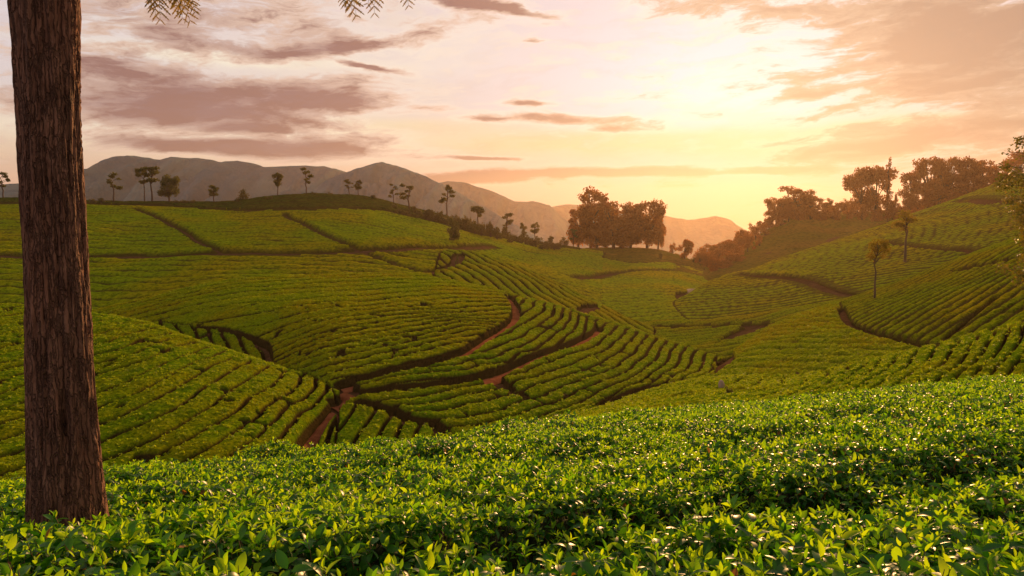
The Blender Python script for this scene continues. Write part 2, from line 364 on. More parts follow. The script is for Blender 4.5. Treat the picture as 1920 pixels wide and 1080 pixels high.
L('N', [(-500, 1000, 40), (600, 900, 38), (850, 828, 40), (950, 812, 44), (1150, 753, 55), (1300, 712, 60), (1400, 702, 58), (1480, 710, 50), (1600, 680, 42), (1750, 645, 39), (1920, 600, 37), (2200, 530, 36)],
  [(-500, 1100, 20), (600, 960, 20), (900, 850, 22), (1100, 815, 23), (1300, 792, 24), (1500, 772, 25), (1700, 752, 25), (1920, 730, 25), (2200, 690, 25)], p=0.95, back=0.35, rnd=0.04)
L('C', [(-700, 640, 90), (100, 600, 90), (250, 562, 92), (350, 536, 94), (450, 520, 95), (600, 514, 95), (750, 514, 95), (850, 523, 95), (950, 548, 94), (1050, 575, 92), (1100, 592, 91), (1200, 622, 88), (1300, 654, 84), (1370, 682, 78), (1450, 720, 74), (1700, 900, 70), (2400, 1100, 70)],
  [(-700, 780, 64), (150, 700, 64), (350, 690, 62), (500, 735, 54), (600, 800, 43), (640, 835, 39), (760, 842, 39), (850, 830, 41), (950, 814, 44), (1150, 754, 55), (1300, 712, 62), (1360, 695, 68), (1500, 760, 60), (1800, 1000, 60), (2400, 1200, 60)], p=1.5, back=0.28)
L('K', [(-600, 700, 130), (500, 600, 150), (700, 505, 152), (830, 472, 155), (870, 469, 155), (920, 480, 150), (1000, 510, 140), (1070, 540, 130), (1130, 572, 120), (1180, 600, 112), (1250, 630, 104), (1330, 680, 95), (1500, 900, 90), (2400, 1200, 90)],
  [(-600, 800, 110), (500, 700, 112), (800, 530, 118), (900, 548, 112), (1000, 578, 105), (1100, 610, 99), (1200, 645, 93), (1330, 700, 85), (2400, 1300, 80)], p=1.2, back=0.35)
L('B', [(-700, 366, 215), (0, 368, 215), (160, 372, 215), (300, 378, 218), (440, 378, 222), (520, 366, 226), (600, 361, 230), (680, 366, 235), (760, 385, 240), (830, 402, 245), (900, 426, 250), (1000, 452, 258), (1100, 464, 262), (1200, 490, 260), (1400, 560, 250), (1700, 700, 240), (2400, 900, 240)],
  [(-700, 590, 105), (200, 580, 108), (400, 545, 112), (600, 535, 115), (800, 530, 118), (900, 545, 120), (1000, 570, 120), (1200, 640, 118), (1700, 900, 110), (2400, 1100, 110)], p=1.05, back=0.22)
L('G', [(-600, 800, 290), (600, 560, 290), (850, 480, 285), (950, 468, 280), (1050, 466, 285), (1150, 462, 290), (1230, 464, 290), (1290, 482, 280), (1340, 508, 262), (1400, 540, 240), (1500, 600, 230), (2400, 1000, 230)],
  [(-600, 900, 140), (700, 700, 140), (950, 540, 150), (1080, 585, 132), (1180, 606, 124), (1280, 600, 124), (1400, 640, 120), (2400, 1100, 120)], p=1.15, back=0.3)
L('D', [(-600, 900, 120), (1000, 680, 120), (1130, 625, 118), (1200, 607, 118), (1260, 600, 116), (1350, 600, 112), (1440, 590, 109), (1560, 568, 105), (1700, 540, 103), (1900, 520, 100), (2400, 480, 100)],
  [(-600, 1000, 90), (1000, 720, 90), (1150, 660, 90), (1280, 652, 89), (1400, 655, 84), (1560, 640, 84), (1800, 600, 84), (2400, 520, 84)], p=1.1, back=0.3)
L('R', [(-600, 1100, 80), (1200, 780, 70), (1300, 715, 70), (1380, 654, 76), (1440, 612, 80), (1500, 587, 83), (1560, 566, 85), (1640, 540, 87), (1700, 520, 88), (1800, 484, 90), (1920, 440, 92), (2300, 330, 96)],
  [(-600, 1200, 60), (1200, 800, 58), (1300, 725, 60), (1380, 710, 59), (1480, 722, 52), (1600, 694, 50), (1750, 658, 48), (1920, 618, 46), (2300, 550, 44)], p=1.5, back=0.4)
L('T', [(-600, 900, 140), (1100, 680, 130), (1200, 604, 138), (1250, 578, 142), (1300, 545, 152), (1345, 522, 165), (1400, 505, 172), (1500, 472, 188), (1600, 440, 202), (1700, 404, 218), (1780, 378, 230), (1860, 346, 242), (1920, 326, 248), (2300, 240, 260)],
  [(-600, 1000, 118), (1100, 720, 118), (1230, 606, 128), (1350, 605, 120), (1450, 600, 114), (1560, 580, 108), (1700, 560, 104), (1920, 540, 100), (2300, 500, 100)], p=1.3, back=0.35, nr=0.3)
L('W', [(-600, 1000, 300), (1100, 640, 290), (1240, 530, 285), (1310, 496, 285), (1360, 476, 295), (1420, 440, 310), (1480, 402, 325), (1540, 394, 335), (1620, 396, 340), (1700, 388, 345), (1800, 372, 350), (1900, 350, 350), (2300, 300, 350)],
  [(-600, 1100, 200), (1100, 700, 200), (1310, 520, 215), (1400, 512, 215), (1500, 490, 225), (1700, 440, 240), (1900, 400, 250), (2300, 340, 260)], p=1.2, back=0.3, nr=0.4)
NAMES = list(LAY)

def surf(q, Y, skip=()):
    zs = np.stack([LAY[n].z(q, Y) for n in NAMES if n not in skip])
    mx = zs.max(0); T = np.clip(0.0035*Y, 0.05, 0.5)
    return mx + T*np.log(np.exp((zs-mx)/T).sum(0)) - 0.0, zs.argmax(0)
def ground_at(x, y):
    z, _ = surf(np.array([x/y]), np.array([float(y)])); return float(z[0])
def place(layer, u, v):
    """a point standing on the named hill at this pixel"""
    x, y = LAY[layer].hit(u, v)[0]; return x, y, ground_at(x, y)

# grid in (X/Y, Y)
Yr = [7.0]
while Yr[-1] < 420:
    y = Yr[-1]; Yr.append(y*(1 + (0.010 if y < 24 else 0.0030 if y < 66 else 0.0034 if y < 128 else 0.0062 if y < 270 else 0.012)))
Yr = np.array(Yr); Qc = np.linspace(-0.82, 0.82, 1000)
QQ, YY = np.meshgrid(Qc, Yr); XX = QQ*YY
ZT, LI = surf(QQ, YY)
ZT = ZT + (fbm(XX/14, YY/14, 3, 5)-0.5)*np.clip(YY/90, 0.1, 1.6)*0.9
LIname = np.array(NAMES)[LI]
def uv_of(z):
    w = z/YY; ang = np.arctan(w) + PITCH; yu = np.tan(ang); v = CY - yu*FPX
    u = CX + QQ*(cp + yu*sp)*FPX
    return u, v
UU, VV = uv_of(ZT)
def inpoly(u, v, poly):
    p = np.array(poly, float); n = len(p); c = np.zeros(u.shape, bool)
    for i in range(n):
        x1, y1 = p[i]; x2, y2 = p[(i+1) % n]
        if y1 == y2: continue
        c ^= ((y1 > v) != (y2 > v)) & (u < (x2-x1)*(v-y1)/(y2-y1)+x1)
    return c
def seg_dist(P, mask):
    """distance from grid cells to a polyline in plan"""
    d = np.full(XX.shape, 1e3); pad = 4.0
    for (x1, y1), (x2, y2) in zip(P[:-1], P[1:]):
        m = mask & (XX > min(x1, x2)-pad) & (XX < max(x1, x2)+pad) & (YY > min(y1, y2)-pad) & (YY < max(y1, y2)+pad)
        if not m.any(): continue
        dx, dy = x2-x1, y2-y1; t = np.clip(((XX[m]-x1)*dx+(YY[m]-y1)*dy)/(dx*dx+dy*dy+1e-9), 0, 1)
        d[m] = np.minimum(d[m], np.hypot(XX[m]-x1-t*dx, YY[m]-y1-t*dy))
    return d
def smooth_line(P, n=4):
    P = np.array(P, float)
    for _ in range(n//2):
        Q = [P[0]]
        for a, b in zip(P[:-1], P[1:]): Q += [a*0.75+b*0.25, a*0.25+b*0.75]
        Q.append(P[-1]); P = np.array(Q)
    return P
def tps(P, s, reg=0.02):
    P = np.asarray(P, float); c = P.mean(0); sc = P.std(0).mean(); A = (P-c)/sc; n = len(A)
    K = lambda a, b: (lambda r2: 0.5*r2*np.log(r2+1e-9))(((a[:, None, :]-b[None])**2).sum(-1))
    M = np.zeros((n+3, n+3)); M[:n, :n] = K(A, A)+reg*np.eye(n); M[:n, n] = 1; M[:n, n+1:] = A; M[n, :n] = 1; M[n+1:, :n] = A.T
    w = np.linalg.solve(M, np.concatenate([s, np.zeros(3)]))
    def f(x, y):
        out = np.zeros(len(x))
        for i in range(0, len(x), 20000):
            B = (np.stack([x[i:i+20000], y[i:i+20000]], -1)-c)/sc
            out[i:i+20000] = K(B, A)@w[:n] + w[n] + B@w[n+1:]
        return out
    return f

M_RIDGE = tea_canopy('ridge_scrub', (0.035, 0.060, 0.006, 1), (0.07, 0.075, 0.008, 1), (0.05, 0.09, 0.006, 1), 0.9, 0.06, 0.6)
# ---- fields: which hill, which part of it, how its rows run
GA = {0: [(185, 642), (208, 637), (227, 628), (243, 625)], 1: [(185, 660), (223, 650), (253, 638), (275, 632), (303, 627)], 2: [(180, 678), (227, 667), (263, 653), (290, 643), (313, 637), (327, 633)],
      3: [(180, 700), (223, 687), (253, 677), (287, 667), (307, 655), (323, 650)], 4: [(190, 730), (222, 718), (263, 700), (297, 685), (343, 665), (378, 655)],
      5: [(178, 765), (205, 752), (243, 742), (293, 717), (337, 692), (377, 673), (398, 667)], 6: [(178, 793), (215, 784), (267, 758), (310, 737), (343, 717), (375, 700), (410, 680), (430, 670)],
      7: [(185, 825), (222, 808), (253, 802), (297, 778), (335, 760), (365, 738), (402, 713), (447, 688), (463, 683)],
      8: [(187, 855), (240, 835), (287, 818), (332, 797), (375, 770), (405, 753), (430, 732), (467, 710), (487, 699)],
      9: [(193, 892), (232, 877), (267, 862), (315, 838), (362, 815), (400, 790), (430, 773), (472, 742), (500, 725), (528, 708)],
      10: [(327, 870), (363, 850), (400, 832), (443, 802), (488, 772), (517, 750), (558, 722)],
      11: [(405, 860), (450, 832), (487, 807), (522, 783), (553, 753), (575, 742), (595, 722)],
      12: [(477, 852), (508, 825), (543, 793), (562, 772), (600, 742), (610, 724)]}
GC1 = {0: [(330, 590), (400, 578), (480, 568), (560, 558), (640, 552), (740, 545), (850, 543), (930, 548)],
       5: [(400, 690), (533, 638), (590, 617), (670, 599), (720, 590), (780, 585), (850, 584), (900, 580), (940, 578)],
       10: [(548, 683), (600, 667), (647, 655), (717, 640), (770, 630), (832, 618), (880, 608)],
       12: [(560, 705), (640, 680), (680, 670), (740, 655), (803, 640), (848, 630)],
       14.4: [(640, 712), (680, 705), (730, 692), (780, 680), (830, 668)]}
GC2 = {0: [(900, 658), (935, 645), (958, 637), (983, 622), (1007, 608), (1033, 592), (1042, 578)], 1: [(860, 682), (925, 667), (972, 650), (1007, 628), (1038, 608), (1052, 590)],
       2.2: [(700, 715), (800, 697), (900, 680), (980, 660), (1030, 635), (1050, 620), (1067, 602), (1072, 588)], -1.2: [(930, 625), (965, 605), (1000, 588), (1015, 570)]}
GC3 = {0: [(680, 735), (760, 724), (840, 715), (900, 702), (950, 690), (1000, 668), (1050, 652), (1100, 636), (1124, 610)],
       1: [(743, 745), (790, 742), (823, 733), (860, 722), (947, 697), (1000, 685), (1060, 665), (1100, 653), (1128, 637), (1147, 617)],
       2: [(748, 757), (807, 757), (873, 735), (913, 728), (972, 707), (1050, 687), (1107, 663), (1142, 647), (1165, 625)],
       3: [(807, 768), (852, 758), (907, 747), (937, 738), (1000, 718), (1060, 703), (1120, 682), (1165, 655), (1183, 630)],
       4: [(823, 782), (862, 780), (898, 772), (937, 767), (1010, 740), (1080, 713), (1122, 702), (1155, 687), (1188, 663), (1203, 638)],
       5: [(840, 797), (890, 795), (932, 783), (1010, 757), (1080, 733), (1125, 715), (1163, 702), (1200, 673), (1222, 643)],
       6: [(900, 805), (960, 790), (1050, 765), (1120, 735), (1180, 712), (1222, 680), (1238, 648)], 7: [(1180, 722), (1225, 697), (1247, 680), (1257, 657)],
       8: [(1240, 700), (1268, 683), (1275, 663)], 9: [(1285, 695), (1298, 678), (1298, 664)]}
GS = {0: [(615, 833), (628, 810), (647, 785), (667, 762)], 1: [(660, 825), (673, 805), (690, 783), (707, 765)], 2: [(710, 813), (722, 790), (735, 775)], 3: [(742, 822), (757, 790), (763, 782)],
      4: [(780, 818), (783, 805), (793, 788)], 5: [(818, 810), (822, 798), (817, 790)]}
GP = {0: [(330, 612), (345, 640)], 1: [(360, 612), (378, 650)], 2: [(390, 622), (405, 655)], 3: [(415, 628), (435, 662)], 4: [(448, 632), (470, 672)], 5: [(478, 640), (495, 685)]}
GR = {0: [(1345, 680), (1352, 700)], 3: [(1400, 645), (1398, 700)], 6: [(1448, 612), (1445, 700)], 10: [(1505, 588), (1490, 640), (1484, 700)], 14: [(1560, 568), (1555, 620), (1540, 700)], 18: [(1620, 550), (1625, 600), (1640, 670)],
      22: [(1690, 525), (1700, 560), (1740, 630)], 26: [(1760, 500), (1780, 540), (1830, 620)], 30: [(1830, 475), (1860, 520), (1910, 600)], 34: [(1900, 450), (1940, 510), (1990, 590)]}
GN_ = {-3: [(1000, 812), (1150, 772), (1300, 735), (1380, 712)], 0: [(1300, 790), (1400, 765), (1513, 738), (1547, 717), (1590, 690)], 2: [(1500, 770), (1593, 733), (1640, 707), (1690, 665)], 4: [(1680, 745), (1743, 722), (1790, 683), (1830, 630)], 5: [(1760, 740), (1803, 707), (1843, 673), (1880, 615)],
       6.2: [(1840, 730), (1870, 703), (1890, 680), (1930, 605)]}
FIELDS = [
 # name, layer, polygon, guides or function, label, gap, hedge height, rows as objects, material
 dict(k='A', lay='A', poly=None, g=GA, lab='steep tea slope with diagonal hedge rows beside the big tree trunk', h=0.62, rows=True, m=M_NEAR, gap=0.12),
 dict(k='P', lay='C', poly=[(300, 600), (372, 612), (420, 617), (455, 627), (500, 642), (504, 700), (300, 700)], g=GP, lab='small bowl of bright green tea tucked behind the left slope crest', h=0.8, rows=True, m=M_NEAR, gap=0.08),
 dict(k='S', lay='C', poly=[(560, 860), (590, 800), (642, 756), (680, 750), (700, 756), (730, 763), (745, 771), (765, 781), (790, 786), (815, 789), (828, 802), (860, 812), (860, 860)], g=GS, lab='little patch of short upright tea rows right of the dirt track', h=0.85, rows=True, m=M_NEAR, gap=0.08),
 dict(k='C3', lay='C', poly=[(640, 738), (700, 727), (760, 719), (840, 711), (900, 699), (950, 684), (1000, 663), (1050, 646), (1090, 633), (1115, 620), (1118, 604), (1060, 575), (1500, 590), (1500, 900), (640, 900)], g=GC3, lab='tea rows curling round the nose of the central hill', h=0.6, rows=True, m=M_NEAR, gap=0.08),
 dict(k='C2', lay='C', poly=[(640, 712), (680, 705), (730, 692), (780, 680), (830, 668), (870, 655), (900, 635), (935, 612), (958, 598), (968, 585), (967, 570), (952, 550), (930, 500), (1200, 560), (1200, 604), (1118, 604), (1115, 620), (1090, 633), (1050, 646), (1000, 663), (950, 684), (900, 699), (840, 711), (760, 719), (700, 727), (640, 738)], g=GC2, lab='wedge of tea between the two curving paths on the central hill', h=0.5, rows=True, m=M_NEAR, gap=0.085, var=0.6),
 dict(k='C1', lay='C', poly=None, g=GC1, lab='broad central hill striped with long level tea rows', h=0.5, rows=True, m=M_MID, gap=0.12),
 dict(k='N', lay='N', poly=None, g=GN_, lab='near right slope of tea with deep diagonal furrows', h=0.7, rows=True, m=M_NEAR, gap=0.07, sm=1.7, var=0.7),
 dict(k='R1', lay='R', poly=[(1300, 760), (1300, 560), (1577, 545), (1577, 572), (1584, 590), (1600, 606), (1640, 619), (1690, 628), (1752, 643), (1752, 760)], g=lambda x, y: (x*0.93+y*0.20+2.0*vnoise(x/14, y/14, 5))/1.3, lab='sunlit left face of the right hand spur with tea rows dropping down it', h=0.30, rows=True, m=M_MID, gap=0.045, var=0.1),
 dict(k='R', lay='R', poly=None, g=lambda x, y: (y*0.8-x*0.5+1.5*vnoise(x/9, y/9, 13))/1.15, lab='upper right hand spur of rough tea above the hooked dark path', h=0.2, rows=False, m=M_MID, gap=0.05),
 dict(k='K', lay='K', poly=None, g=lambda x, y: (x*0.94+y*0.34)/1.9, lab='golden lit spur of ribbed tea behind the central hill', h=0.8, rows=True, m=M_MID, gap=0.1),
 dict(k='BX', lay='B', poly=[(-200, 300), (-200, 381), (160, 379), (300, 385), (420, 391), (560, 392), (640, 389), (720, 393), (800, 411), (860, 429), (960, 449), (1090, 466), (1090, 330)], g=lambda x, y: y/4.0, lab='rough scrubby grass along the crest of the left ridge', h=0.3, rows=False, m=M_RIDGE, gap=0.02, name='rough_grass', cat='grass'),
 dict(k='GX', lay='G', poly=[(1040, 400), (1040, 470), (1100, 476), (1180, 492), (1250, 490), (1300, 500), (1330, 512), (1380, 520), (1380, 400)], g=lambda x, y: y/4.0, lab='brownish rough grass at the foot of the large tree clump', h=0.3, rows=False, m=None, gap=0.02, name='rough_grass', cat='grass'),
 dict(k='B', lay='B', poly=None, g=lambda x, y: (y+0.06*x+3*vnoise(x/25, y/25, 3))/3.6, lab='wide upper left tea slope under the tree lined ridge', h=0.38, rows=False, m=M_FAR, gap=0.07),
 dict(k='G', lay='G', poly=None, g=lambda x, y: (y-0.35*x)/3.4, lab='hazy tea slope below the large clump of trees', h=0.28, rows=False, m=M_FAR, gap=0.08),
 dict(k='D', lay='D', poly=None, g=lambda x, y: (y-0.1*x)/2.4, lab='narrow tea bench in the valley bottom', h=0.35, rows=False, m=M_MID, gap=0.1),
 dict(k='T', lay='T', poly=None, g=lambda x, y: (y*0.9+0.5*x+0.8*vnoise(x/30, y/30, 9))/2.4, lab='long smooth tea ridge rising to the right in hazy light', h=0.16, rows=False, m=M_FAR, gap=0.06),
]
# ---- paths: hill, pixels, half width in metres, strip of bare earth drawn?
PATHS = [
 ('C', [(640, 716), (680, 707), (730, 694), (780, 682), (830, 669), (870, 656), (900, 636), (935, 613), (958, 599), (969, 585), (967, 570), (953, 553)], 0.42, 'red earth path curving up the central hill to a hooked end'),
 ('C', [(650, 738), (700, 729), (760, 721), (840, 713), (900, 701), (950, 686), (1000, 665), (1050, 648), (1090, 634), (1115, 621), (1124, 609)], 0.45, 'red earth path running straight across the central hill'),
 ('C', [(905, 702), (925, 712), (950, 720)], 0.6, 'short bare branch off the straight path'),
 ('C', [(640, 722), (658, 728), (650, 738), (636, 748), (626, 756)], 0.4, 'dirt track curling round the path junction'),
 ('A', [(626, 758), (612, 774), (598, 790), (580, 815), (562, 850), (550, 880)], 0.3, 'dirt track dropping from the path junction behind the front hedge'),
 ('C', [(370, 612), (420, 617), (455, 627), (500, 642), (504, 665), (504, 705)], 0.25, None),
 ('C', [(680, 750), (700, 756), (730, 763), (745, 771), (765, 781), (790, 786), (815, 789), (828, 802)], 0.45, None),
 ('N', [(850, 824), (950, 811), (1010, 790), (1080, 772), (1150, 752), (1200, 730), (1250, 707), (1300, 698), (1350, 690)], 0.7, 'dark earth track along the foot of the central hill'),
 ('B', [(-100, 480), (160, 478), (300, 477), (420, 474), (520, 471), (640, 471), (720, 468), (800, 465), (870, 461), (980, 463)], 1.3, 'level earth track crossing the upper left slope'),
 ('B', [(255, 390), (300, 408), (350, 435), (395, 462), (415, 472)], 0.5, 'narrow diagonal path on the upper left slope, nearer the trunk'),
 ('B', [(535, 400), (570, 418), (610, 438), (650, 458), (690, 474), (740, 492), (805, 509)], 0.5, 'narrow diagonal path on the upper left slope, farther right'),
 ('B', [(160, 378), (300, 384), (420, 390), (560, 391), (640, 388), (720, 392), (800, 410), (860, 428), (960, 448)], 1.2, 'earth track just below the tree lined ridge'),
 ('K', [(805, 509), (830, 498), (855, 489), (860, 478)], 1.2, None),
 ('G', [(1080, 533), (1110, 524), (1145, 512), (1190, 505), (1250, 506), (1290, 503)], 1.1, 'faint path across the hazy slope under the tree clump'),
 ('T', [(1385, 513), (1430, 519), (1480, 522), (1530, 532), (1570, 543), (1602, 549)], 1.1, 'earth path slanting down the long right ridge'),
 ('T', [(1660, 451), (1700, 458), (1760, 463), (1830, 472)], 1.0, 'upper earth path on the long right ridge'),
 ('T', [(1795, 376), (1840, 377), (1900, 376)], 1.8, 'bare track near the top of the long right ridge'),
 ('R', [(1577, 572), (1584, 590), (1600, 606), (1640, 619), (1690, 628), (1752, 643)], 0.38, 'dark path hooking down the right hand spur'),
 ('R', [(1870, 548), (1830, 582), (1790, 612), (1770, 630)], 0.25, None),
 ('R', [(1800, 500), (1850, 492), (1910, 478)], 0.9, 'cut bank path under the crest of the right hand spur'),
]
BARE = [('D', [(1345, 640), (1360, 625), (1400, 606), (1448, 600), (1438, 610), (1400, 626)]), ('R', [(1340, 700), (1345, 655), (1372, 650), (1380, 672)]), ('G', [(1265, 548), (1312, 540), (1315, 552), (1268, 560)]),
        ('K', [(1078, 577), (1095, 568), (1130, 567), (1125, 578), (1090, 588)]), ('D', [(1180, 612), (1240, 606), (1290, 606), (1440, 601), (1440, 606), (1290, 613), (1230, 613)]),
        ('C', [(640, 712), (676, 716), (672, 740), (640, 756)]), ('C', [(890, 700), (930, 692), (965, 722), (925, 720)])]

prof = np.zeros(XX.shape); fld = np.full(XX.shape, -1); rowv = np.zeros(XX.shape); hh = np.full(XX.shape, 0.7)
free = np.ones(XX.shape, bool)
for i, f in enumerate(FIELDS):
    m = free & (LIname == f['lay'])
    if f['poly'] is not None: m &= inpoly(UU, VV, f['poly'])
    free &= ~m
    if callable(f['g']): s = f['g'](XX[m], YY[m])
    else:
        P, sv = [], []
        for key, line in f['g'].items():
            a = np.array(line, float); pts = LAY[f['lay']].hit(a[:, 0], a[:, 1]); P += list(pts); sv += [key]*len(pts)
        s = tps(P, np.array(sv, float))(XX[m], YY[m])
    s = s*f.get('sm', 1.0)
    s = s + (vnoise(XX[m]/3.0, YY[m]/3.0, 40+i)-0.5)*0.22
    fld[m] = i; rowv[m] = s
    hh[m] = f['h']*(0.92+0.16*vnoise(XX[m]/2.2, YY[m]/2.2, 80+i))
# furrows seen side on show less of their depth, so pickers' lanes there are left a little wider
dSdX = np.gradient(rowv, axis=1)/np.gradient(XX, axis=1); dSdY = np.gradient(rowv, axis=0)/np.gradient(YY, axis=0) - QQ*dSdX
across = np.clip(np.abs(dSdY + dSdX*QQ)/(np.hypot(dSdX, dSdY)+1e-6), 0, 1)
for i, f in enumerate(FIELDS):
    m = fld == i; s = rowv[m]; dg = 0.5-np.abs(s-np.floor(s)-0.5)
    gs = np.maximum(np.hypot(dSdX, dSdY+dSdX*QQ)[m], 0.12); dg = dg/gs           # metres to the nearest furrow
    gm = (0.010 + 0.0017*YY[m])*(0.5 if f['k'] in ('R1', 'N') else 1.0) if f['rows'] else 0.34
    gap = gm*(1-f.get('var', 0.25) + 2*f.get('var', 0.25)*vnoise(XX[m]/2.4, YY[m]/2.4, 60+i))*(0.75+0.6*across[m]**3)
    prof[m] = np.clip((dg-gap)/(0.15 if f['rows'] else 0.3), 0, 1)**0.4
    if f['h'] < 0.4: prof[m] = np.maximum(prof[m], 0.03)
notch = (vnoise(XX/1.0, YY/1.0, 77) < 0.13) & (YY < 78)                      # missing bushes and pickers' cuts through the rows
prof = np.where(notch, np.minimum(prof, 0.35), prof)
# bushes inside a row, and the short cross gaps pickers use
bush = vnoise(XX/0.85, YY/0.85, 21)*0.5 + vnoise(XX/0.4, YY/0.4, 22)*0.3 + rng.random(XX.shape)*0.2
near_k = np.clip(70/YY, 0.55, 1.0)
STRIPS = []; rise = np.zeros(XX.shape)
for (lay, px, hw, lab) in PATHS:
    a = np.array(px, float); P = smooth_line(LAY[lay].hit(a[:, 0], a[:, 1])); m = np.abs(YY-P[:, 1].mean()) < (np.ptp(P[:, 1])/2+8)
    d = seg_dist(P, m)
    if lay in 'BTG':
        o_ = np.argsort(P[:, 0]); yl = np.interp(XX, P[o_, 0], P[o_, 1])
        rise += 0.45*np.exp(-(d/3.5)**2)*(YY > yl); prof = np.where((YY < yl) & (d < hw*2.2), np.minimum(prof, 0.25), prof)
    prof = np.minimum(prof, np.clip((d-hw)/0.22, 0, 1)**0.5 if lay not in 'BTG' else np.clip((d-hw)/0.6, 0, 1))
    if lab: STRIPS.append((lay, P, hw, lab))
for lay, poly in BARE:
    m = (LIname == lay) & inpoly(UU, VV, poly); prof[m] = 0
prof[fld < 0] = 0
GND = ZT - np.where(fld >= 0, hh, 0.5)
CAN = np.where(prof > 0, GND + hh*prof + (bush-0.5)*np.where(YY < 62, 0.32, 0.20)*prof*near_k*np.clip(YY/60, 0.6, 2.0) + rise*prof, GND-0.25)

# ground sheet (every third vertex) reaching under everything
def ground():
    ys = np.concatenate([[-40, -15, -6, -2, 0.3, 1.0, 1.6], np.exp(np.linspace(math.log(2.2), math.log(430), 300)), [520, 700, 1000, 1500, 2020]])
    qs = np.linspace(-0.85, 0.85, 330); V = []
    for y in ys:
        if y < 2.2:
            x = np.linspace(-28, 28, 330); yy = np.full(330, float(y)); zz = np.full(330, -2.0) - 0.02*np.abs(x)
        elif y <= 430:
            x = qs*y*(1+ (0.6 if y > 380 else 0)*0) ; yy = np.full(330, y); Z, li = surf(qs, yy)
            zz = Z - 0.78 + (fbm(x/14, yy/14, 3, 5)-0.5)*np.clip(yy/90, 0.1, 1.6)*0.9
            if y < 24: zz = zz - 0.15
            # blend the widths near the camera to the fixed-width strips
            k = np.clip((y-2.2)/12, 0, 1); x = x*k + np.linspace(-28, 28, 330)*(1-k)
            if k < 1: zz = np.interp(np.clip(x/y, -0.85, 0.85), qs, Z) - 0.95
        else:
            x = qs*y*1.3; yy = np.full(330, y); t = min(1, (y-430)/300); zz = np.full(330, -40.0 - 45*t)
        V.append(np.stack([x, yy, zz], -1))
    V = np.array(V); r, c = V.shape[:2]; idx = np.arange(r*c).reshape(r, c)
    F = np.stack([idx[:-1, :-1], idx[:-1, 1:], idx[1:, 1:], idx[1:, :-1]], -1).reshape(-1, 4)
    o = obj('ground', mesh_np('ground', V.reshape(-1, 3), F, [M_SOIL])); tag(o, kind='structure')
ground()

R_, C_ = XX.shape
IDX = np.arange(R_*C_).reshape(R_, C_)
quad = np.stack([IDX[:-1, :-1], IDX[:-1, 1:], IDX[1:, 1:], IDX[1:, :-1]], -1)
# which cells can be seen at all (with a good margin), so that slopes behind crests are thinned
wmax = np.maximum.accumulate(ZT/YY, axis=0)
vis = (ZT+1.6)/YY >= wmax - 0.004
qp = (prof[:-1, :-1] > 0) | (prof[:-1, 1:] > 0) | (prof[1:, 1:] > 0) | (prof[1:, :-1] > 0)
qv = vis[:-1, :-1] | vis[1:, 1:]
qf = fld[:-1, :-1]; same = (qf == fld[1:, 1:]) & (qf == fld[:-1, 1:]) & (qf == fld[1:, :-1])
qr = np.floor((rowv[:-1, :-1]+rowv[1:, 1:])/2).astype(int)
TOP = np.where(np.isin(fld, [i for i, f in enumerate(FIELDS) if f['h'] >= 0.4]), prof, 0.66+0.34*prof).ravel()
ALLV = np.stack([XX, YY, CAN], -1).reshape(-1, 3)
NROWS = 0
for i, f in enumerate(FIELDS):
    m = (qf == i) & qp & qv
    if not m.any(): continue
    Fs = quad[m]; rows = qr[m]
    vs = ALLV[np.unique(Fs)]; c = vs.mean(0); c[2] = vs[:, 2].min()
    if not f['rows']:
        used, inv = np.unique(Fs, return_inverse=True)
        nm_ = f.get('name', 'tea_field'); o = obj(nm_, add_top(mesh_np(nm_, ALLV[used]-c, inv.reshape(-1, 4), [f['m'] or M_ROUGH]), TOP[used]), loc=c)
        tag(o, f['lab'], f.get('cat', 'tea field'), kind='stuff'); continue
    root = empty('tea_field', c, f['lab'], 'tea field'); f['root'] = root; f['c'] = c
    ids, cnt = np.unique(rows, return_counts=True)
    small = []
    for r, n in zip(ids, cnt):
        sel = Fs[rows == r]
        if n < 60: small.append(sel); continue
        used, inv = np.unique(sel, return_inverse=True)
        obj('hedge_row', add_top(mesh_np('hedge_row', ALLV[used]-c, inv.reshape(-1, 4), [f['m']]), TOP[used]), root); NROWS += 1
    if small:
        sel = np.concatenate(small); used, inv = np.unique(sel, return_inverse=True)
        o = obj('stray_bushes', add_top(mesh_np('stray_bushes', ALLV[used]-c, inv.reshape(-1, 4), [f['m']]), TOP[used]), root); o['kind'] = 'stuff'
print('hedge rows', NROWS, 'quads', int((qp & qv & (qf >= 0)).sum()))

TIPF = []                                                   # (field, root, centre) kept for the leaf tufts
# bare wooded hill behind: rough grass sheet
def hill_sheet(lay, name, material, y0, y1, q0, q1, bumpy):
    ys = np.linspace(y0, y1, 60); qs = np.linspace(q0, q1, 160); Q, Y = np.meshgrid(qs, ys)
    Z = surf(Q, Y)[0] - 0.3 + (fbm(Q*Y/6, Y/6, 4, 8)-0.5)*bumpy
    V = np.stack([Q*Y, Y, Z], -1).reshape(-1, 3); idx = np.arange(len(V)).reshape(Q.shape)
    F = np.stack([idx[:-1, :-1], idx[:-1, 1:], idx[1:, 1:], idx[1:, :-1]], -1).reshape(-1, 4)
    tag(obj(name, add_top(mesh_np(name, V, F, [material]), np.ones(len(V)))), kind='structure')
hill_sheet('W', 'wooded_hill', M_ROUGH, 205, 400, 0.22, 0.84, 2.0)

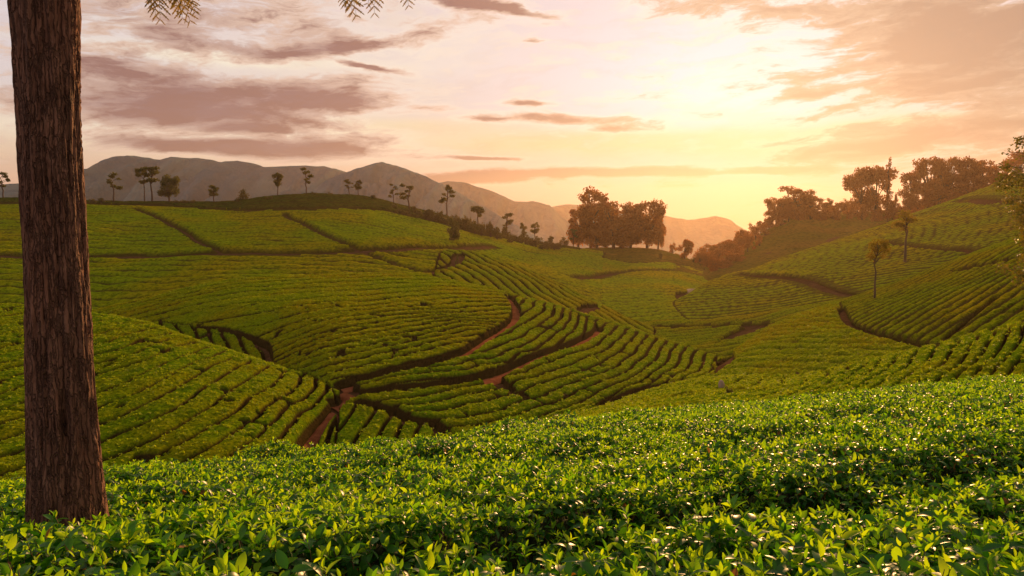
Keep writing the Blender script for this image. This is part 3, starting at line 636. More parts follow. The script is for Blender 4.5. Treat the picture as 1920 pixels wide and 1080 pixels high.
# earth strips lying on the paths
def gz(x, y):
    x = np.asarray(x); y = np.asarray(y); Z, _ = surf(x/y, y)
    return Z + (fbm(x/14, y/14, 3, 5)-0.5)*np.clip(y/90, 0.1, 1.6)*0.9
for lay, P, hw, lab in STRIPS:
    P = np.array(P); T = np.gradient(P, axis=0); T /= np.linalg.norm(T, axis=1)[:, None]+1e-9; Nn = np.stack([-T[:, 1], T[:, 0]], -1)
    V = []
    for k in (-1, -0.35, 0.35, 1):
        pt = P + Nn*hw*k*1.15; V.append(np.stack([pt[:, 0], pt[:, 1], gz(pt[:, 0], pt[:, 1])-0.62-(0.12 if abs(k) == 1 else 0)], -1))
    V = np.stack(V, 1); n = len(P); idx = np.arange(n*4).reshape(n, 4)
    F = np.stack([idx[:-1, :-1], idx[:-1, 1:], idx[1:, 1:], idx[1:, :-1]], -1).reshape(-1, 4)
    o = obj('path', mesh_np('path', V.reshape(-1, 3), F, [M_PATH if lay in 'CA' else M_SOIL if lay in 'B' else M_BANK])); o['kind'] = 'structure'; o['label'] = lab

# ------------------------------------------------------------------ distant mountains
def mountain(name, ridge, D, depth, seed, rough):
    a = np.array(ridge, float); q, w = qw(a[:, 0], a[:, 1]); qs = np.linspace(q[0], q[-1], 360); zc = np.interp(qs, q, w*D)
    zc = zc + (fbm(qs*60, qs*0, 4, seed)-0.5)*rough; base = -95.0
    ts = np.concatenate([np.linspace(1, 0, 50), np.linspace(-0.06, -0.8, 12)]); V = []
    for t in ts:
        Y = D - depth*t + (fbm(qs*30, qs*0+3, 3, seed+9)-0.5)*depth*0.15; x = qs*D
        if t >= 0:
            spur = 1-np.abs(2*fbm(qs*26+t*0.8, qs*0+t*1.5, 4, seed+5)-1)
            z = base + (zc-base)*((1-t)**1.15) ; z = z + (spur-0.72)*(zc-base)*0.55*np.sin(np.pi*min(1, t*1.25))**0.8*(1-t*0.3)
        else: z = base + (zc-base)*(1+t*1.1)
        V.append(np.stack([x, Y, np.maximum(z, base-5)], -1))
    V = np.array(V); r, c = V.shape[:2]; idx = np.arange(r*c).reshape(r, c)
    F = np.stack([idx[:-1, :-1], idx[:-1, 1:], idx[1:, 1:], idx[1:, :-1]], -1).reshape(-1, 4)
    tag(obj(name, mesh_np(name, V.reshape(-1, 3), F, [M_MOUNT])), kind='structure')
mountain('mountain_range', [(-500, 420), (-100, 360), (60, 345), (140, 338), (172, 318), (190, 301), (212, 293), (250, 292), (290, 299), (330, 296), (370, 296), (410, 304), (450, 303), (485, 308), (500, 315), (530, 310), (600, 308), (640, 320), (700, 345), (760, 370), (840, 420), (900, 460)], 1000, 420, 3, 4)
mountain('mountain_peak', [(520, 400), (600, 345), (640, 326), (680, 317), (716, 304), (745, 311), (790, 327), (830, 345), (880, 372), (930, 400), (980, 430), (1060, 470)], 850, 300, 14, 3)
mountain('mountain_ridge', [(700, 360), (780, 345), (840, 340), (880, 345), (930, 362), (965, 378), (1000, 377), (1030, 386), (1055, 408), (1090, 430), (1130, 450), (1200, 480)], 1350, 400, 23, 4)
mountain('far_mountain_ridge', [(900, 430), (1000, 395), (1060, 384), (1110, 386), (1170, 396), (1240, 402), (1290, 413), (1320, 408), (1345, 404), (1370, 411), (1395, 430), (1430, 445), (1600, 455), (2100, 450)], 1750, 450, 33, 5)

# ------------------------------------------------------------------ haze
def haze():
    x0, x1, y0, y1, z0, z1 = -6000, 6000, -60, 2050, -101, 103
    V = [(x, y, z) for z in (z0, z1) for y in (y0, y1) for x in (x0, x1)]
    F = [(0, 2, 3, 1), (4, 5, 7, 6), (0, 1, 5, 4), (2, 6, 7, 3), (0, 4, 6, 2), (1, 3, 7, 5)]
    m, N = mat('haze_air'); pv = N.node('ShaderNodeVolumePrincipled'); pv.inputs['Color'].default_value = (1.0, 0.74, 0.50, 1)
    pv.inputs['Density'].default_value = HAZE; pv.inputs['Anisotropy'].default_value = 0.65
    o = N.node('ShaderNodeOutputMaterial'); N.l.new(pv.outputs[0], o.inputs['Volume'])
    ob = obj('haze', mesh_np('haze', V, F, [m], smooth=False)); tag(ob, kind='stuff')
HAZE = 0.00012
haze()

# ------------------------------------------------------------------ trees
def tube(P, Rr, n=7):
    P = np.array(P, float); V, F = [], []
    T = np.gradient(P, axis=0); T /= np.linalg.norm(T, axis=1)[:, None]+1e-9
    for i, (p, t, r) in enumerate(zip(P, T, Rr)):
        a = np.cross(t, (0.3, 1, 0.1)); a /= np.linalg.norm(a)+1e-9; b = np.cross(t, a)
        for k in range(n):
            th = 2*math.pi*k/n; V.append(p + r*(math.cos(th)*a + math.sin(th)*b))
    for i in range(len(P)-1):
        for k in range(n):
            F.append((i*n+k, i*n+(k+1) % n, (i+1)*n+(k+1) % n, (i+1)*n+k))
    return np.array(V), np.array(F)
def join(parts):
    V, F, o = [], [], 0
    for v, f in parts: V.append(v); F.append(f+o); o += len(v)
    return np.concatenate(V), np.concatenate(F)
def leaves(cl, n, size, r):
    """n leaf quads spread through ellipsoid clumps cl=[(cx,cy,cz,rx,ry,rz)]"""
    cl = np.array(cl, float); wt = (cl[:, 3]*cl[:, 4]*cl[:, 5])**0.72; k = r.choice(len(cl), n, p=wt/wt.sum())
    d = r.normal(size=(n, 3)); d /= np.linalg.norm(d, axis=1)[:, None]; rad = r.random(n)**0.42
    c = cl[k, :3] + d*cl[k, 3:]*rad[:, None]*(1+0.12*r.normal(size=(n, 1)))
    a = r.normal(size=(n, 3)); a /= np.linalg.norm(a, axis=1)[:, None]; b = np.cross(a, r.normal(size=(n, 3))); b /= np.linalg.norm(b, axis=1)[:, None]
    s = size*(0.55+0.9*r.random((n, 1)))
    V = np.stack([c-a*s*0.5, c+b*s*0.30, c+a*s*0.5, c-b*s*0.30], 1).reshape(-1, 3)
    return V, np.arange(4*n).reshape(n, 4)
TREEM = {}
def tree_mesh(kind, seed):
    """unit-height tree meshes (trunk, crown); width in units of height is set by kind"""
    key = (kind, seed)
    if key in TREEM: return TREEM[key]
    r = np.random.default_rng(seed*17+3); tr, cl = [], []
    def trunk(h, r0, lean=0.03):
        n = 6; P = [(lean*r.normal()*i/n, lean*r.normal()*i/n, h*i/n-0.06*(i == 0)) for i in range(n+1)]
        tr.append(tube(P, np.linspace(r0*1.25, r0*0.45, n+1))); return P
    def limb(a, b, r0):
        m = [(a[j]+b[j])/2 + (0.02 if j == 2 else 0) for j in range(3)]; tr.append(tube([a, m, b], [r0, r0*0.7, r0*0.3], 5))
    mt = M_TREE
    if kind == 'slim':           # thin pole, few tufts up high
        P = trunk(0.93, 0.016)
        for k in range(7):
            z = 0.5+0.5*k/6+r.normal()*0.02; an = r.random()*6.28; d = 0.06+0.10*r.random(); c = (d*math.cos(an), d*math.sin(an), z+0.02)
            limb((0, 0, z-0.06), c, 0.008); q = 0.05+0.035*r.random(); cl.append((*c, q, q, q*0.8))
        nl, sz = 600, 0.055
    elif kind == 'umbrella':     # flat layered head on a bare trunk
        P = trunk(0.9, 0.02)
        for z, R in ((0.62, 0.10), (0.80, 0.24), (0.92, 0.20)):
            for k in range(5):
                an = r.random()*6.28; d = R*(0.4+0.6*r.random()); c = (d*math.cos(an), d*math.sin(an), z+r.normal()*0.02); limb((0, 0, z-0.1), c, 0.009); cl.append((*c, 0.10, 0.10, 0.045))
        nl, sz = 1200, 0.05
    elif kind == 'lollipop':     # oval crown on a visible trunk
        P = trunk(0.75, 0.02)
        for k in range(13):
            an = r.random()*6.28; z = 0.45+0.5*r.random(); R = 0.21*math.sin(math.pi*min(1, max(0.08, (z-0.33)/0.68)))**0.7; d = R*r.random()**0.6
            c = (d*math.cos(an), d*math.sin(an), z); limb((0, 0, z-0.12), c, 0.01); q = 0.075+0.04*r.random(); cl.append((*c, q, q, q*0.85))
        nl, sz = 1300, 0.055
    elif kind == 'round':        # dense low round tree
        P = trunk(0.5, 0.035)
        for k in range(20):
            an = r.random()*6.28; z = 0.18+0.70*r.random(); R = 0.38*math.sqrt(max(0.05, 1-((z-0.52)/0.50)**2)); d = R*r.random()**0.5
            c = (d*math.cos(an), d*math.sin(an), z); limb((0, 0, 0.3), c, 0.012); q = 0.12+0.05*r.random(); cl.append((*c, q, q, q*0.85))
        nl, sz = 4500, 0.05
    elif kind == 'bush':
        trunk(0.3, 0.03)
        for k in range(12):
            an = r.random()*6.28; z = 0.15+0.6*r.random(); d = 0.5*r.random()**0.6*(1.1-z*0.7); c = (d*math.cos(an), d*math.sin(an), z); limb((0, 0, 0.08), c, 0.014); q = 0.15+0.1*r.random(); cl.append((*c, q, q, q*0.8))
        nl, sz = 800, 0.09; mt = M_SCRUB
    elif kind == 'tallpop':      # long bare trunk, small dense head
        P = trunk(0.85, 0.012, 0.008)
        for k in range(12):
            an = r.random()*6.28; z = 0.62+0.34*r.random(); d = 0.12*r.random()**0.6*math.sin(math.pi*(z-0.56)/0.46)**0.5; c = (d*math.cos(an), d*math.sin(an), z); limb((0, 0, z-0.1), c, 0.006); q = 0.05+0.02*r.random(); cl.append((*c, q, q, q*0.9))
        nl, sz = 1500, 0.022; mt = M_TREEW
    elif kind == 'spire':
        trunk(0.9, 0.02)
        for k in range(14):
            z = 0.15+0.83*k/13; R = 0.085*(1-z)**0.5+0.02; an = r.random()*6.28; c = (R*0.5*math.cos(an), R*0.5*math.sin(an), z); limb((0, 0, z-0.04), c, 0.008); cl.append((*c, R, R, 0.05))
        nl, sz = 1300, 0.03; mt = M_TREEW
    elif kind == 'spread':       # broad forest tree, lobed crown with gaps, several boughs
        trunk(0.55, 0.028)
        for k in range(26):
            an = r.random()*6.28; z = 0.30+0.64*r.random(); R = 0.34*math.sqrt(max(0.06, 1-((z-0.60)/0.42)**2)); d = R*(0.35+0.75*r.random()**0.7)
            c = (d*math.cos(an), d*math.sin(an), z); limb((0, 0, 0.2+0.3*r.random()), c, 0.014); q = 0.085+0.06*r.random(); cl.append((*c, q*1.15, q*1.15, q*0.75))
        for k in range(7):
            an = r.random()*6.28; d = 0.22*r.random(); cl.append((d*math.cos(an), d*math.sin(an), 0.16+0.2*r.random(), 0.13, 0.13, 0.10))
        nl, sz = 5000, 0.045; mt = M_TREEW
    v, f = join(tr); t = mesh_np('trunk', v, f, [M_TRUNK])
    v, f = leaves(cl, nl, sz, r); cme = mesh_np('crown', v, f, [mt], smooth=False)
    TREEM[key] = (t, cme); return TREEM[key]
def tree(name, kind, seed, loc, h, wscale, label, cat='tree', group=None, rot=None, mt=None):
    t, c = tree_mesh(kind, seed); root = empty(name, loc, label, cat, group)
    root.rotation_euler = (0, 0, rot if rot is not None else random.random()*6.28); root.scale = (h*wscale, h*wscale, h)
    obj('trunk', t, root)
    o = obj('crown', c, root)
    if mt is not None:
        o.material_slots[0].link = 'OBJECT'; o.material_slots[0].material = mt
    return root
def tree_px(name, kind, seed, layer, u, vb, vt, wpx, label, **k):
    """tree whose foot shows at (u, vb) and whose top reaches vt"""
    x, y, z = place(layer, u, vb); y0 = y
    h = (vb-vt)/FPX*y*1.01; base = {'slim': 0.26, 'tallpop': 0.27, 'umbrella': 0.5, 'lollipop': 0.52, 'round': 0.95, 'bush': 1.3, 'spire': 0.2, 'spread': 0.82}[kind]
    return tree(name, kind, seed, (x, y, z-0.6), h+0.6, (wpx/FPX*y)/(base*(h+0.6)), label, **k)

RT = 'trees standing along the left ridge'
T1 = [('umbrella', 1, -8, 366, 312, 34, 'tall flat topped tree at the left frame edge behind the trunk'), ('slim', 2, 6, 366, 322, 18, 'thin tree beside the left frame edge behind the trunk'),
 ('slim', 3, 213, 370, 324, 20, 'thin wispy tree, first to the right of the big trunk on the ridge'), ('umbrella', 4, 271, 372, 312, 26, 'slender layered tree left of the tall umbrella shaped one'),
 ('umbrella', 5, 285, 372, 307, 38, 'tall umbrella shaped tree left of the dark round tree'), ('round', 6, 318, 379, 326, 46, 'dark dense round tree on the left ridge'),
 ('lollipop', 7, 401, 372, 341, 24, 'small open crowned tree right of the dark round tree'), ('bush', 8, 457, 370, 348, 32, 'low wide shrubby tree midway along the left ridge'),
 ('lollipop', 9, 521, 367, 321, 26, 'oval crowned dark tree near the ridge hump'), ('slim', 10, 574, 363, 320, 18, 'thin tree with two tufts on the ridge hump'),
 ('slim', 11, 655, 362, 336, 14, 'pale little tree just left of its darker twin'), ('lollipop', 12, 672, 364, 336, 18, 'small dark tree just right of its paler twin'),
 ('slim', 13, 738, 382, 349, 12, 'thin sparse tree where the ridge starts to fall'), ('slim', 14, 767, 392, 349, 22, 'ragged narrow tree above the first ridge scrub'),
 ('slim', 15, 838, 404, 350, 20, 'faint airy tree above the ridge scrub'), ('lollipop', 16, 896, 420, 372, 26, 'oval tree rising from the thick ridge scrub'),
 ('slim', 17, 950, 436, 400, 22, 'leaning tufted tree right of the thick ridge scrub'), ('lollipop', 18, 981, 447, 417, 13, 'little tree left of the round headed one at the ridge end'),
 ('lollipop', 19, 1003, 449, 415, 20, 'round headed tree near the ridge end'), ('lollipop', 20, 1033, 458, 443, 14, 'squat sapling near the ridge end'),
 ('bush', 21, 1058, 460, 442, 22, 'small bush left of the large tree clump'), ('slim', 22, 1075, 459, 429, 12, 'spindly tree right beside the large clump')]
for kind, sd, u, vb, vt, w, lab in T1: tree_px('ridge_tree', kind, sd, 'B', u, vb, vt, w, lab, group=RT)
tree_px('round_tree', 'round', 31, 'B', 850, 452, 406, 30, 'round shrubby tree standing alone on the slope below the ridge scrub', mt=M_TREE)
tree_px('small_tree', 'bush', 32, 'K', 857, 492, 476, 12, 'tiny dark tree at the head of the golden spur')

big = [('spread', 41, 1108, 466, 351, 80, 'tallest tree at the left side of the large clump'), ('spread', 42, 1085, 466, 385, 52, 'ragged low tree on the left fringe of the large clump'), ('spread', 43, 1150, 467, 373, 84, 'middle tree of the large clump'),
       ('spread', 44, 1183, 467, 376, 70, 'tree right of the middle of the large clump'), ('spread', 45, 1214, 467, 371, 72, 'tall tree at the right side of the large clump'), ('round', 46, 1234, 466, 402, 36, 'lowest tree on the right fringe of the large clump'),
       ('round', 47, 1165, 467, 412, 100, 'broad dark understorey tree in the large clump'), ('round', 48, 1120, 467, 418, 66, 'dark understorey tree at the left of the large clump')]
for kind, sd, u, vb, vt, w, lab in big: tree_px('clump_tree', kind, sd, 'G', u, vb, vt, w, lab, group='trees of the large clump', mt=M_TREEW)
for kind, sd, u, vb, vt, w, lab in [('round', 51, 1284, 486, 444, 34, 'round tree in the gap right of the large clump'), ('bush', 52, 1262, 474, 452, 24, 'small bush hugging the right foot of the large clump'), ('bush', 53, 1322, 494, 458, 40, 'low bushy tree at the foot of the wooded hill')]:
    tree_px('gap_tree', kind, sd, 'G', u, vb, vt, w, lab, group='trees in the gap', mt=M_TREEW)
hill = [('spread', 61, 1487, 406, 344, 76, 'jagged crowned tree on top of the first rise of the wooded hill'), ('spread', 62, 1455, 420, 368, 46, 'smaller tree left of the jagged crowned one'), ('spread', 63, 1520, 402, 368, 46, 'sloping crowned tree right of the jagged crowned one'),
        ('round', 64, 1614, 402, 314, 66, 'big round reddish tree, left of the pair beside the spire'), ('round', 65, 1642, 402, 311, 74, 'big round reddish tree, right of the pair beside the spire'), ('spire', 66, 1663, 404, 299, 16, 'tall narrow spire shaped tree'), ('bush', 67, 1676, 402, 356, 12, 'small upright bush right of the spire tree'),
        ('spread', 68, 1708, 392, 318, 44, 'leftmost tree of the long grove'), ('spread', 69, 1740, 390, 300, 62, 'second tree of the long grove'), ('spread', 70, 1775, 388, 298, 62, 'third tree of the long grove'), ('spread', 71, 1808, 384, 299, 60, 'fourth tree of the long grove'),
        ('spread', 72, 1842, 376, 302, 54, 'fifth tree of the long grove'), ('spread', 73, 1874, 366, 296, 52, 'last tree of the long grove near the frame edge'), ('round', 74, 1760, 391, 330, 90, 'dark undergrowth tree inside the long grove'), ('round', 75, 1820, 386, 328, 80, 'dark undergrowth tree at the right of the long grove'),
        ('spread', 76, 1905, 352, 286, 60, 'tree beyond the long grove at the right frame edge')]
for kind, sd, u, vb, vt, w, lab in hill: tree_px('hill_tree', kind, sd % 6 + 61 if kind == 'spread' else sd, 'W', u, vb, vt, w, lab, group='trees on the wooded hill', mt=M_TREEW)
# slope cover of the wooded hill
r = np.random.default_rng(5)
edge_u = np.array([1310, 1345, 1380, 1410, 1440, 1475, 1510, 1550, 1600, 1660, 1720, 1790]); edge_v = np.array([482, 470, 452, 430, 405, 392, 388, 390, 386, 392, 384, 370])
n = 0
for u in np.arange(1312, 1790, 13.0):
    ve = np.interp(u, edge_u, edge_v); vl = np.interp(u, [1300, 1400, 1500, 1600, 1700, 1790], [506, 500, 470, 440, 408, 380])
    k = 0; v = ve+10
    while v < vl+6 and k < (3 if u < 1420 else 2):
        uu = u + r.normal()*5; hp = 20+14*r.random()
        tree_px('hillside_tree', 'round' if r.random() < 0.4 else 'bush', 81+int(r.integers(3)), 'W', uu, v, v-hp, 26+12*r.random(), 'small reddish brown tree in the woods covering the hazy hillside', group='woods on the hazy hillside', mt=M_TREEW)
        v += 13; k += 1; n += 1
# scrub on the falling left ridge
for i, u in enumerate(np.concatenate([np.arange(742, 830, 9.0), np.arange(800, 1050, 6.0)])):
    vb = np.interp(u, [740, 800, 850, 900, 950, 1000, 1050], [390, 408, 420, 436, 447, 456, 463]) + r.normal()*2.5; hp = np.interp(u, [740, 790, 820, 860, 880, 930, 1000, 1050], [9, 12, 22, 20, 34, 22, 15, 10])*(0.7+0.6*r.random())
    tree_px('scrub_bush', 'bush', 81+int(r.integers(3)), 'B', u, vb+3, vb-hp, 20+10*r.random(), 'dark scrub bush in the tangle along the falling ridge', cat='bush', group='scrub along the falling left ridge')
for u in (175, 190, 330, 345, 360, 445, 505, 620, 700, 590, 1020, 1045, 1240, 1300):
    tree_px('ridge_bush', 'bush', 81+int(r.integers(3)), 'B' if u < 1060 else 'G', u, np.interp(u, [160, 300, 450, 600, 700, 1020, 1100, 1300], [376, 381, 379, 364, 372, 462, 468, 492]), np.interp(u, [160, 300, 450, 600, 700, 1020, 1300], [369, 372, 371, 356, 364, 452, 478]), 16+8*r.random(), 'low bush scattered on the crest of the ridge', cat='bush', group='bushes on the crest')
# lone trees on the long right ridge
tree_px('ridge_side_tree', 'tallpop', 91, 'T', 1697, 486, 392, 50, 'faint roundish tree on the upper part of the long right ridge', mt=M_LONE)
tree_px('slender_tree', 'tallpop', 92, 'R', 1640, 556, 436, 40, 'tall slender tree with a high crown in front of the long right ridge', mt=M_LONE)

# leafy tree at the right frame edge
def edge_tree():
    x, y, z = place('R', 1985, 560); k = y/FPX
    root = empty('roadside_tree', (x, y, z-0.6), 'leafy green and brown tree reaching in from the right frame edge', 'tree')
    r = np.random.default_rng(12)
    def P(u, v, dy=0.0): q, w = qw(u, v); return (q*y-x, dy, w*y-(z-0.6))
    tr = [tube([(0, 0, -0.3), (0.05, 0, 1.2), P(1975, 430), P(1965, 330), P(1960, 250)], [0.16, 0.13, 0.10, 0.07, 0.03], 9)]; cl = []
    for (u, v, ru, rv) in [(1905, 270, 9, 9), (1900, 283, 8, 6), (1925, 262, 16, 14), (1888, 345, 18, 16), (1912, 330, 26, 22), (1880, 372, 13, 12), (1905, 385, 30, 24), (1895, 415, 16, 14), (1925, 400, 26, 26), (1895, 310, 12, 9), (1940, 340, 40, 40), (1950, 280, 30, 30), (1905, 440, 12, 12), (1925, 450, 20, 18),
                           (1912, 480, 16, 18), (1900, 505, 14, 14), (1925, 520, 22, 22), (1960, 420, 46, 46), (1990, 340, 50, 50), (2010, 420, 50, 50), (1955, 500, 40, 30)]:
        p = P(u, v, r.normal()*0.6); tr.append(tube([P(1968, v+26), ((p[0]+P(1968, v)[0])/2, p[1]/2, p[2]-0.15), p], [0.045, 0.03, 0.012], 5))
        cl.append((*p, ru*k, ru*k, rv*k))
    v, f = join(tr); obj('trunk', mesh_np('trunk', v, f, [M_TRUNK]), root)
    v, f = leaves(cl, 7500, 0.19, r); obj('crown', mesh_np('crown', v, f, [M_EDGE], smooth=False), root)
edge_tree()

# boulders and dark shrubs in the tea
def boulder(px, lay, w, hgt, seed, label, material=M_STONE, cat='boulder', name='boulder', lift=0.0):
    x, y, z = place(lay, *px); r = np.random.default_rng(seed); V = []; n, m = 14, 9
    for j in range(m+1):
        for i in range(n):
            th = 2*math.pi*i/n; ph = math.pi*j/m; d = np.array([math.sin(ph)*math.cos(th), math.sin(ph)*math.sin(th), math.cos(ph)])
            k = 0.75+0.5*float(vnoise(np.array([d[0]*1.7+seed]), np.array([d[1]*1.7+d[2]*2.3]), seed)[0])
            V.append(d*k*np.array([w/2, w/2, hgt/2]))
    F = [(j*n+i, (j+1)*n+i, (j+1)*n+(i+1) % n, j*n+(i+1) % n) for j in range(m) for i in range(n)]
    o = obj(name, mesh_np(name, np.array(V), np.array(F), [material], smooth=False), loc=(x, y, z+lift)); tag(o, label, cat)
boulder((1352, 726), 'N', 0.40, 0.60, 3, 'pale boulder among the tea in the valley bottom', lift=0.1)
tree_px('dark_shrub', 'bush', 82, 'N', 1368, 732, 716, 26, 'dark shrub touching the pale boulder in the valley bottom', cat='shrub', mt=M_SCRUB)
tree_px('dark_shrub', 'bush', 83, 'C', 902, 532, 523, 10, 'tiny dark shrub on the crest of the central hill', cat='shrub')
tree_px('dark_shrub', 'bush', 81, 'N', 1494, 692, 682, 16, 'dark shrub in the tea below the right hand spur', cat='shrub')
boulder((1296, 549), 'G', 4.0, 1.6, 7, 'pale outcrop beside the hazy valley path, the larger left one')
boulder((1309, 545), 'G', 2.4, 1.3, 8, 'pale outcrop beside the hazy valley path, the smaller right one')

# ------------------------------------------------------------------ foreground tea
def leaf_verts(L_, W, fold, droop, n=5):
    """tea leaf along +X, midrib folded, tip drooping"""
    V, F = [], []
    for i in range(n+1):
        t = i/n; w = W*(math.sin(math.pi*min(1, t*0.92+0.05))**0.8)*(1-0.25*t) if 0 < i < n else W*0.08
        x = L_*t*(1-0.12*droop*t); z = -droop*L_*0.55*t*t
        V += [(x, -w/2, z+fold*w*0.5), (x, 0, z), (x, w/2, z+fold*w*0.5)]
    for i in range(n):
        a = i*3; F += [(a, a+1, a+4, a+3), (a+1, a+2, a+5, a+4)]
    return np.array(V), np.array(F)
LEAFV = [leaf_verts(1, w, f, d) for w, f, d in ((0.46, 0.5, 0.25), (0.52, 0.35, 0.55), (0.42, 0.6, 0.05), (0.54, 0.3, 0.9))]
def shoot_spec(r, mode):
    """list of (leaf shape, young?, Matrix) for a tea shoot about one unit long leaves"""
    out = []; n_y = (3, 2, 0)[mode]+int(r.integers(2)); n_o = (3, 4, 6)[mode]+int(r.integers(2)); a0 = r.random()*6.28
    for k in range(n_y):
        a = a0+k*2.4; pitch = math.radians(62-16*k+r.normal()*8); s = 0.55+0.12*k
        out.append((2 if k == 0 else 0, True, Matrix.Translation((0, 0, 0.60-0.12*k)) @ Euler((r.normal()*0.2, -pitch, a)).to_matrix().to_4x4() @ Matrix.Scale(s, 4)))
    for k in range(n_o):
        a = a0+1+k*2.3; pitch = math.radians(34-17*k+r.normal()*12); s = 0.85+0.25*r.random()
        out.append((1 if k < 2 else 3 if r.random() < 0.5 else 1, k == 0 and r.random() < 0.4, Matrix.Translation((0, 0, 0.28-0.16*k)) @ Euler((r.normal()*0.35, -pitch, a)).to_matrix().to_4x4() @ Matrix.Scale(s, 4)))
    return out
SH = [shoot_spec(np.random.default_rng(100+i), i//3) for i in range(9)]
shoot_col = bpy.data.collections.new('tea_shoots')
for i, spec in enumerate(SH):
    parts, fm = [], []
    for s, yng, M in spec:
        v, f = LEAFV[s]; v4 = np.c_[v, np.ones(len(v))]@np.array(M).T; parts.append((v4[:, :3], f)); fm += [0 if yng else 3 if (i in (2, 7) and len(parts) == 4) else 1]*len(f)
    sv, sf = tube([(0, 0, -0.7), (0.02, 0.02, 0), (0, 0, 0.6)], [0.03, 0.025, 0.015], 4); parts.append((sv, sf)); fm += [2]*len(sf)
    v, f = join(parts)
    o = bpy.data.objects.new('tea_shoot', mesh_np('tea_shoot', v, f, [M_YOUNG, M_OLD, M_STEM, M_DEAD], fm=fm)); shoot_col.objects.link(o)
tuft_col = bpy.data.collections.new('tea_tufts')
for i in range(4):
    r = np.random.default_rng(300+i); v, f = leaves([(0, 0, 0.1, 0.9, 0.9, 0.45)], 16, 0.62, r)
    tuft_col.objects.link(bpy.data.objects.new('tea_tuft', mesh_np('tea_tuft', v, f, [M_TUFT], smooth=False)))
def scatter_group(shoot_col):
    g = bpy.data.node_groups.new('scatter_shoots', 'GeometryNodeTree')
    g.interface.new_socket('Geometry', in_out='INPUT', socket_type='NodeSocketGeometry'); g.interface.new_socket('Geometry', in_out='OUTPUT', socket_type='NodeSocketGeometry')
    gi = g.nodes.new('NodeGroupInput'); go = g.nodes.new('NodeGroupOutput'); ip = g.nodes.new('GeometryNodeInstanceOnPoints')
    ci = g.nodes.new('GeometryNodeCollectionInfo'); ci.inputs['Collection'].default_value = shoot_col; ci.inputs['Separate Children'].default_value = True; ci.inputs['Reset Children'].default_value = True
    def at(n, t):
        a = g.nodes.new('GeometryNodeInputNamedAttribute'); a.data_type = t; a.inputs['Name'].default_value = n; return a.outputs[0]
    g.links.new(gi.outputs[0], ip.inputs['Points']); g.links.new(ci.outputs[0], ip.inputs['Instance']); ip.inputs['Pick Instance'].default_value = True
    g.links.new(at('pick', 'INT'), ip.inputs['Instance Index']); g.links.new(at('rot', 'FLOAT_VECTOR'), ip.inputs['Rotation']); g.links.new(at('scl', 'FLOAT'), ip.inputs['Scale'])
    g.links.new(ip.outputs[0], go.inputs[0]); return g
SCAT = scatter_group(shoot_col); SCAT2 = scatter_group(tuft_col)
def cloud(name, P, rot, scl, pick, parent, loc, grp=None):
    me = bpy.data.meshes.new(name); me.vertices.add(len(P)); me.vertices.foreach_set('co', (np.asarray(P)-np.array(loc)).astype(np.float32).ravel())
    a = me.attributes.new('rot', 'FLOAT_VECTOR', 'POINT'); a.data.foreach_set('vector', rot.astype(np.float32).ravel())
    a = me.attributes.new('scl', 'FLOAT', 'POINT'); a.data.foreach_set('value', scl.astype(np.float32))
    a = me.attributes.new('pick', 'INT', 'POINT'); a.data.foreach_set('value', pick.astype(np.int32)); me.update()
    o = obj(name, me, parent); md = o.modifiers.new('scatter', 'NODES'); md.node_group = grp or SCAT; o['kind'] = 'stuff'; return o

cell = (XX[:-1, 1:]-XX[:-1, :-1])*(YY[1:, :-1]-YY[:-1, :-1])
for i, f in enumerate(FIELDS):
    if 'root' not in f or f['k'] in 'K': continue
    m = (qf == i) & qv & (prof[:-1, :-1] > 0.95)
    pr = cell*np.where(YY[:-1, :-1] < 60, 9.0, 6.0)*np.clip(95/YY[:-1, :-1]-0.6, 0.2, 1)
    m &= rng.random(m.shape) < pr
    n = int(m.sum())
    Pm = np.stack([XX[:-1, :-1][m], YY[:-1, :-1][m], CAN[:-1, :-1][m]], -1) + np.stack([rng.normal(size=n)*0.06, rng.normal(size=n)*0.06, np.zeros(n)], -1)
    cloud('leaf_tips', Pm, np.stack([rng.normal(size=n)*0.3, rng.normal(size=n)*0.3, rng.random(n)*6.28], -1), 0.13*(0.6+0.8*rng.random(n)), rng.integers(0, 4, n), f['root'], f['c'], SCAT2)
    print('tufts', f['k'], n)
GF = {0: [(300, 1230), (960, 1210), (1600, 1200)], 1: [(300, 1062), (600, 1040), (760, 1030), (880, 1015), (1000, 992), (1150, 965), (1300, 945), (1500, 925), (1700, 902), (1850, 866), (1980, 845)],
      2: [(60, 930), (240, 915), (560, 882), (700, 873), (900, 861), (1100, 845), (1330, 825), (1440, 815), (1640, 765), (1920, 735)]}
P, sv = [], []
for key, line in GF.items():
    a = np.array(line, float); pts = LAY['F'].hit(a[:, 0], a[:, 1]); P += list(pts); sv += [key]*len(pts)
sF = tps(P, np.array(sv, float))
def front_height(x, y):
    """top of the front hedges: (height, row number, gap depth 0..1)"""
    z, _ = surf(x/y, y); s = sF(x, y); s = np.where(y < 1.9, 0.5, s)
    dg = np.abs(s-np.round(s)); k = np.round(s)
    g1 = np.where(k == 1, np.clip(1-dg/0.20, 0, 1), 0)*np.clip((x+1.5)/1.2, 0.15, 1); g2 = np.where(k == 2, np.clip(1-dg/0.10, 0, 1), 0)*np.clip(vnoise(x/1.3, y/1.3, 4)*1.4-0.2, 0, 1)*0.6
    g = np.maximum(g1, g2)
    lump = (fbm(x/0.8, y/0.8, 3, 31)-0.5)*0.36*np.clip(y/6, 0.5, 1) + (fbm(x/0.22, y/0.22, 2, 35)-0.5)*0.10
    edge = np.clip((y-3)/6, 0, 1)
    return z + lump*(1-0.4*np.clip((y-8)/8, 0, 1)) - g**0.7*0.24, s, g
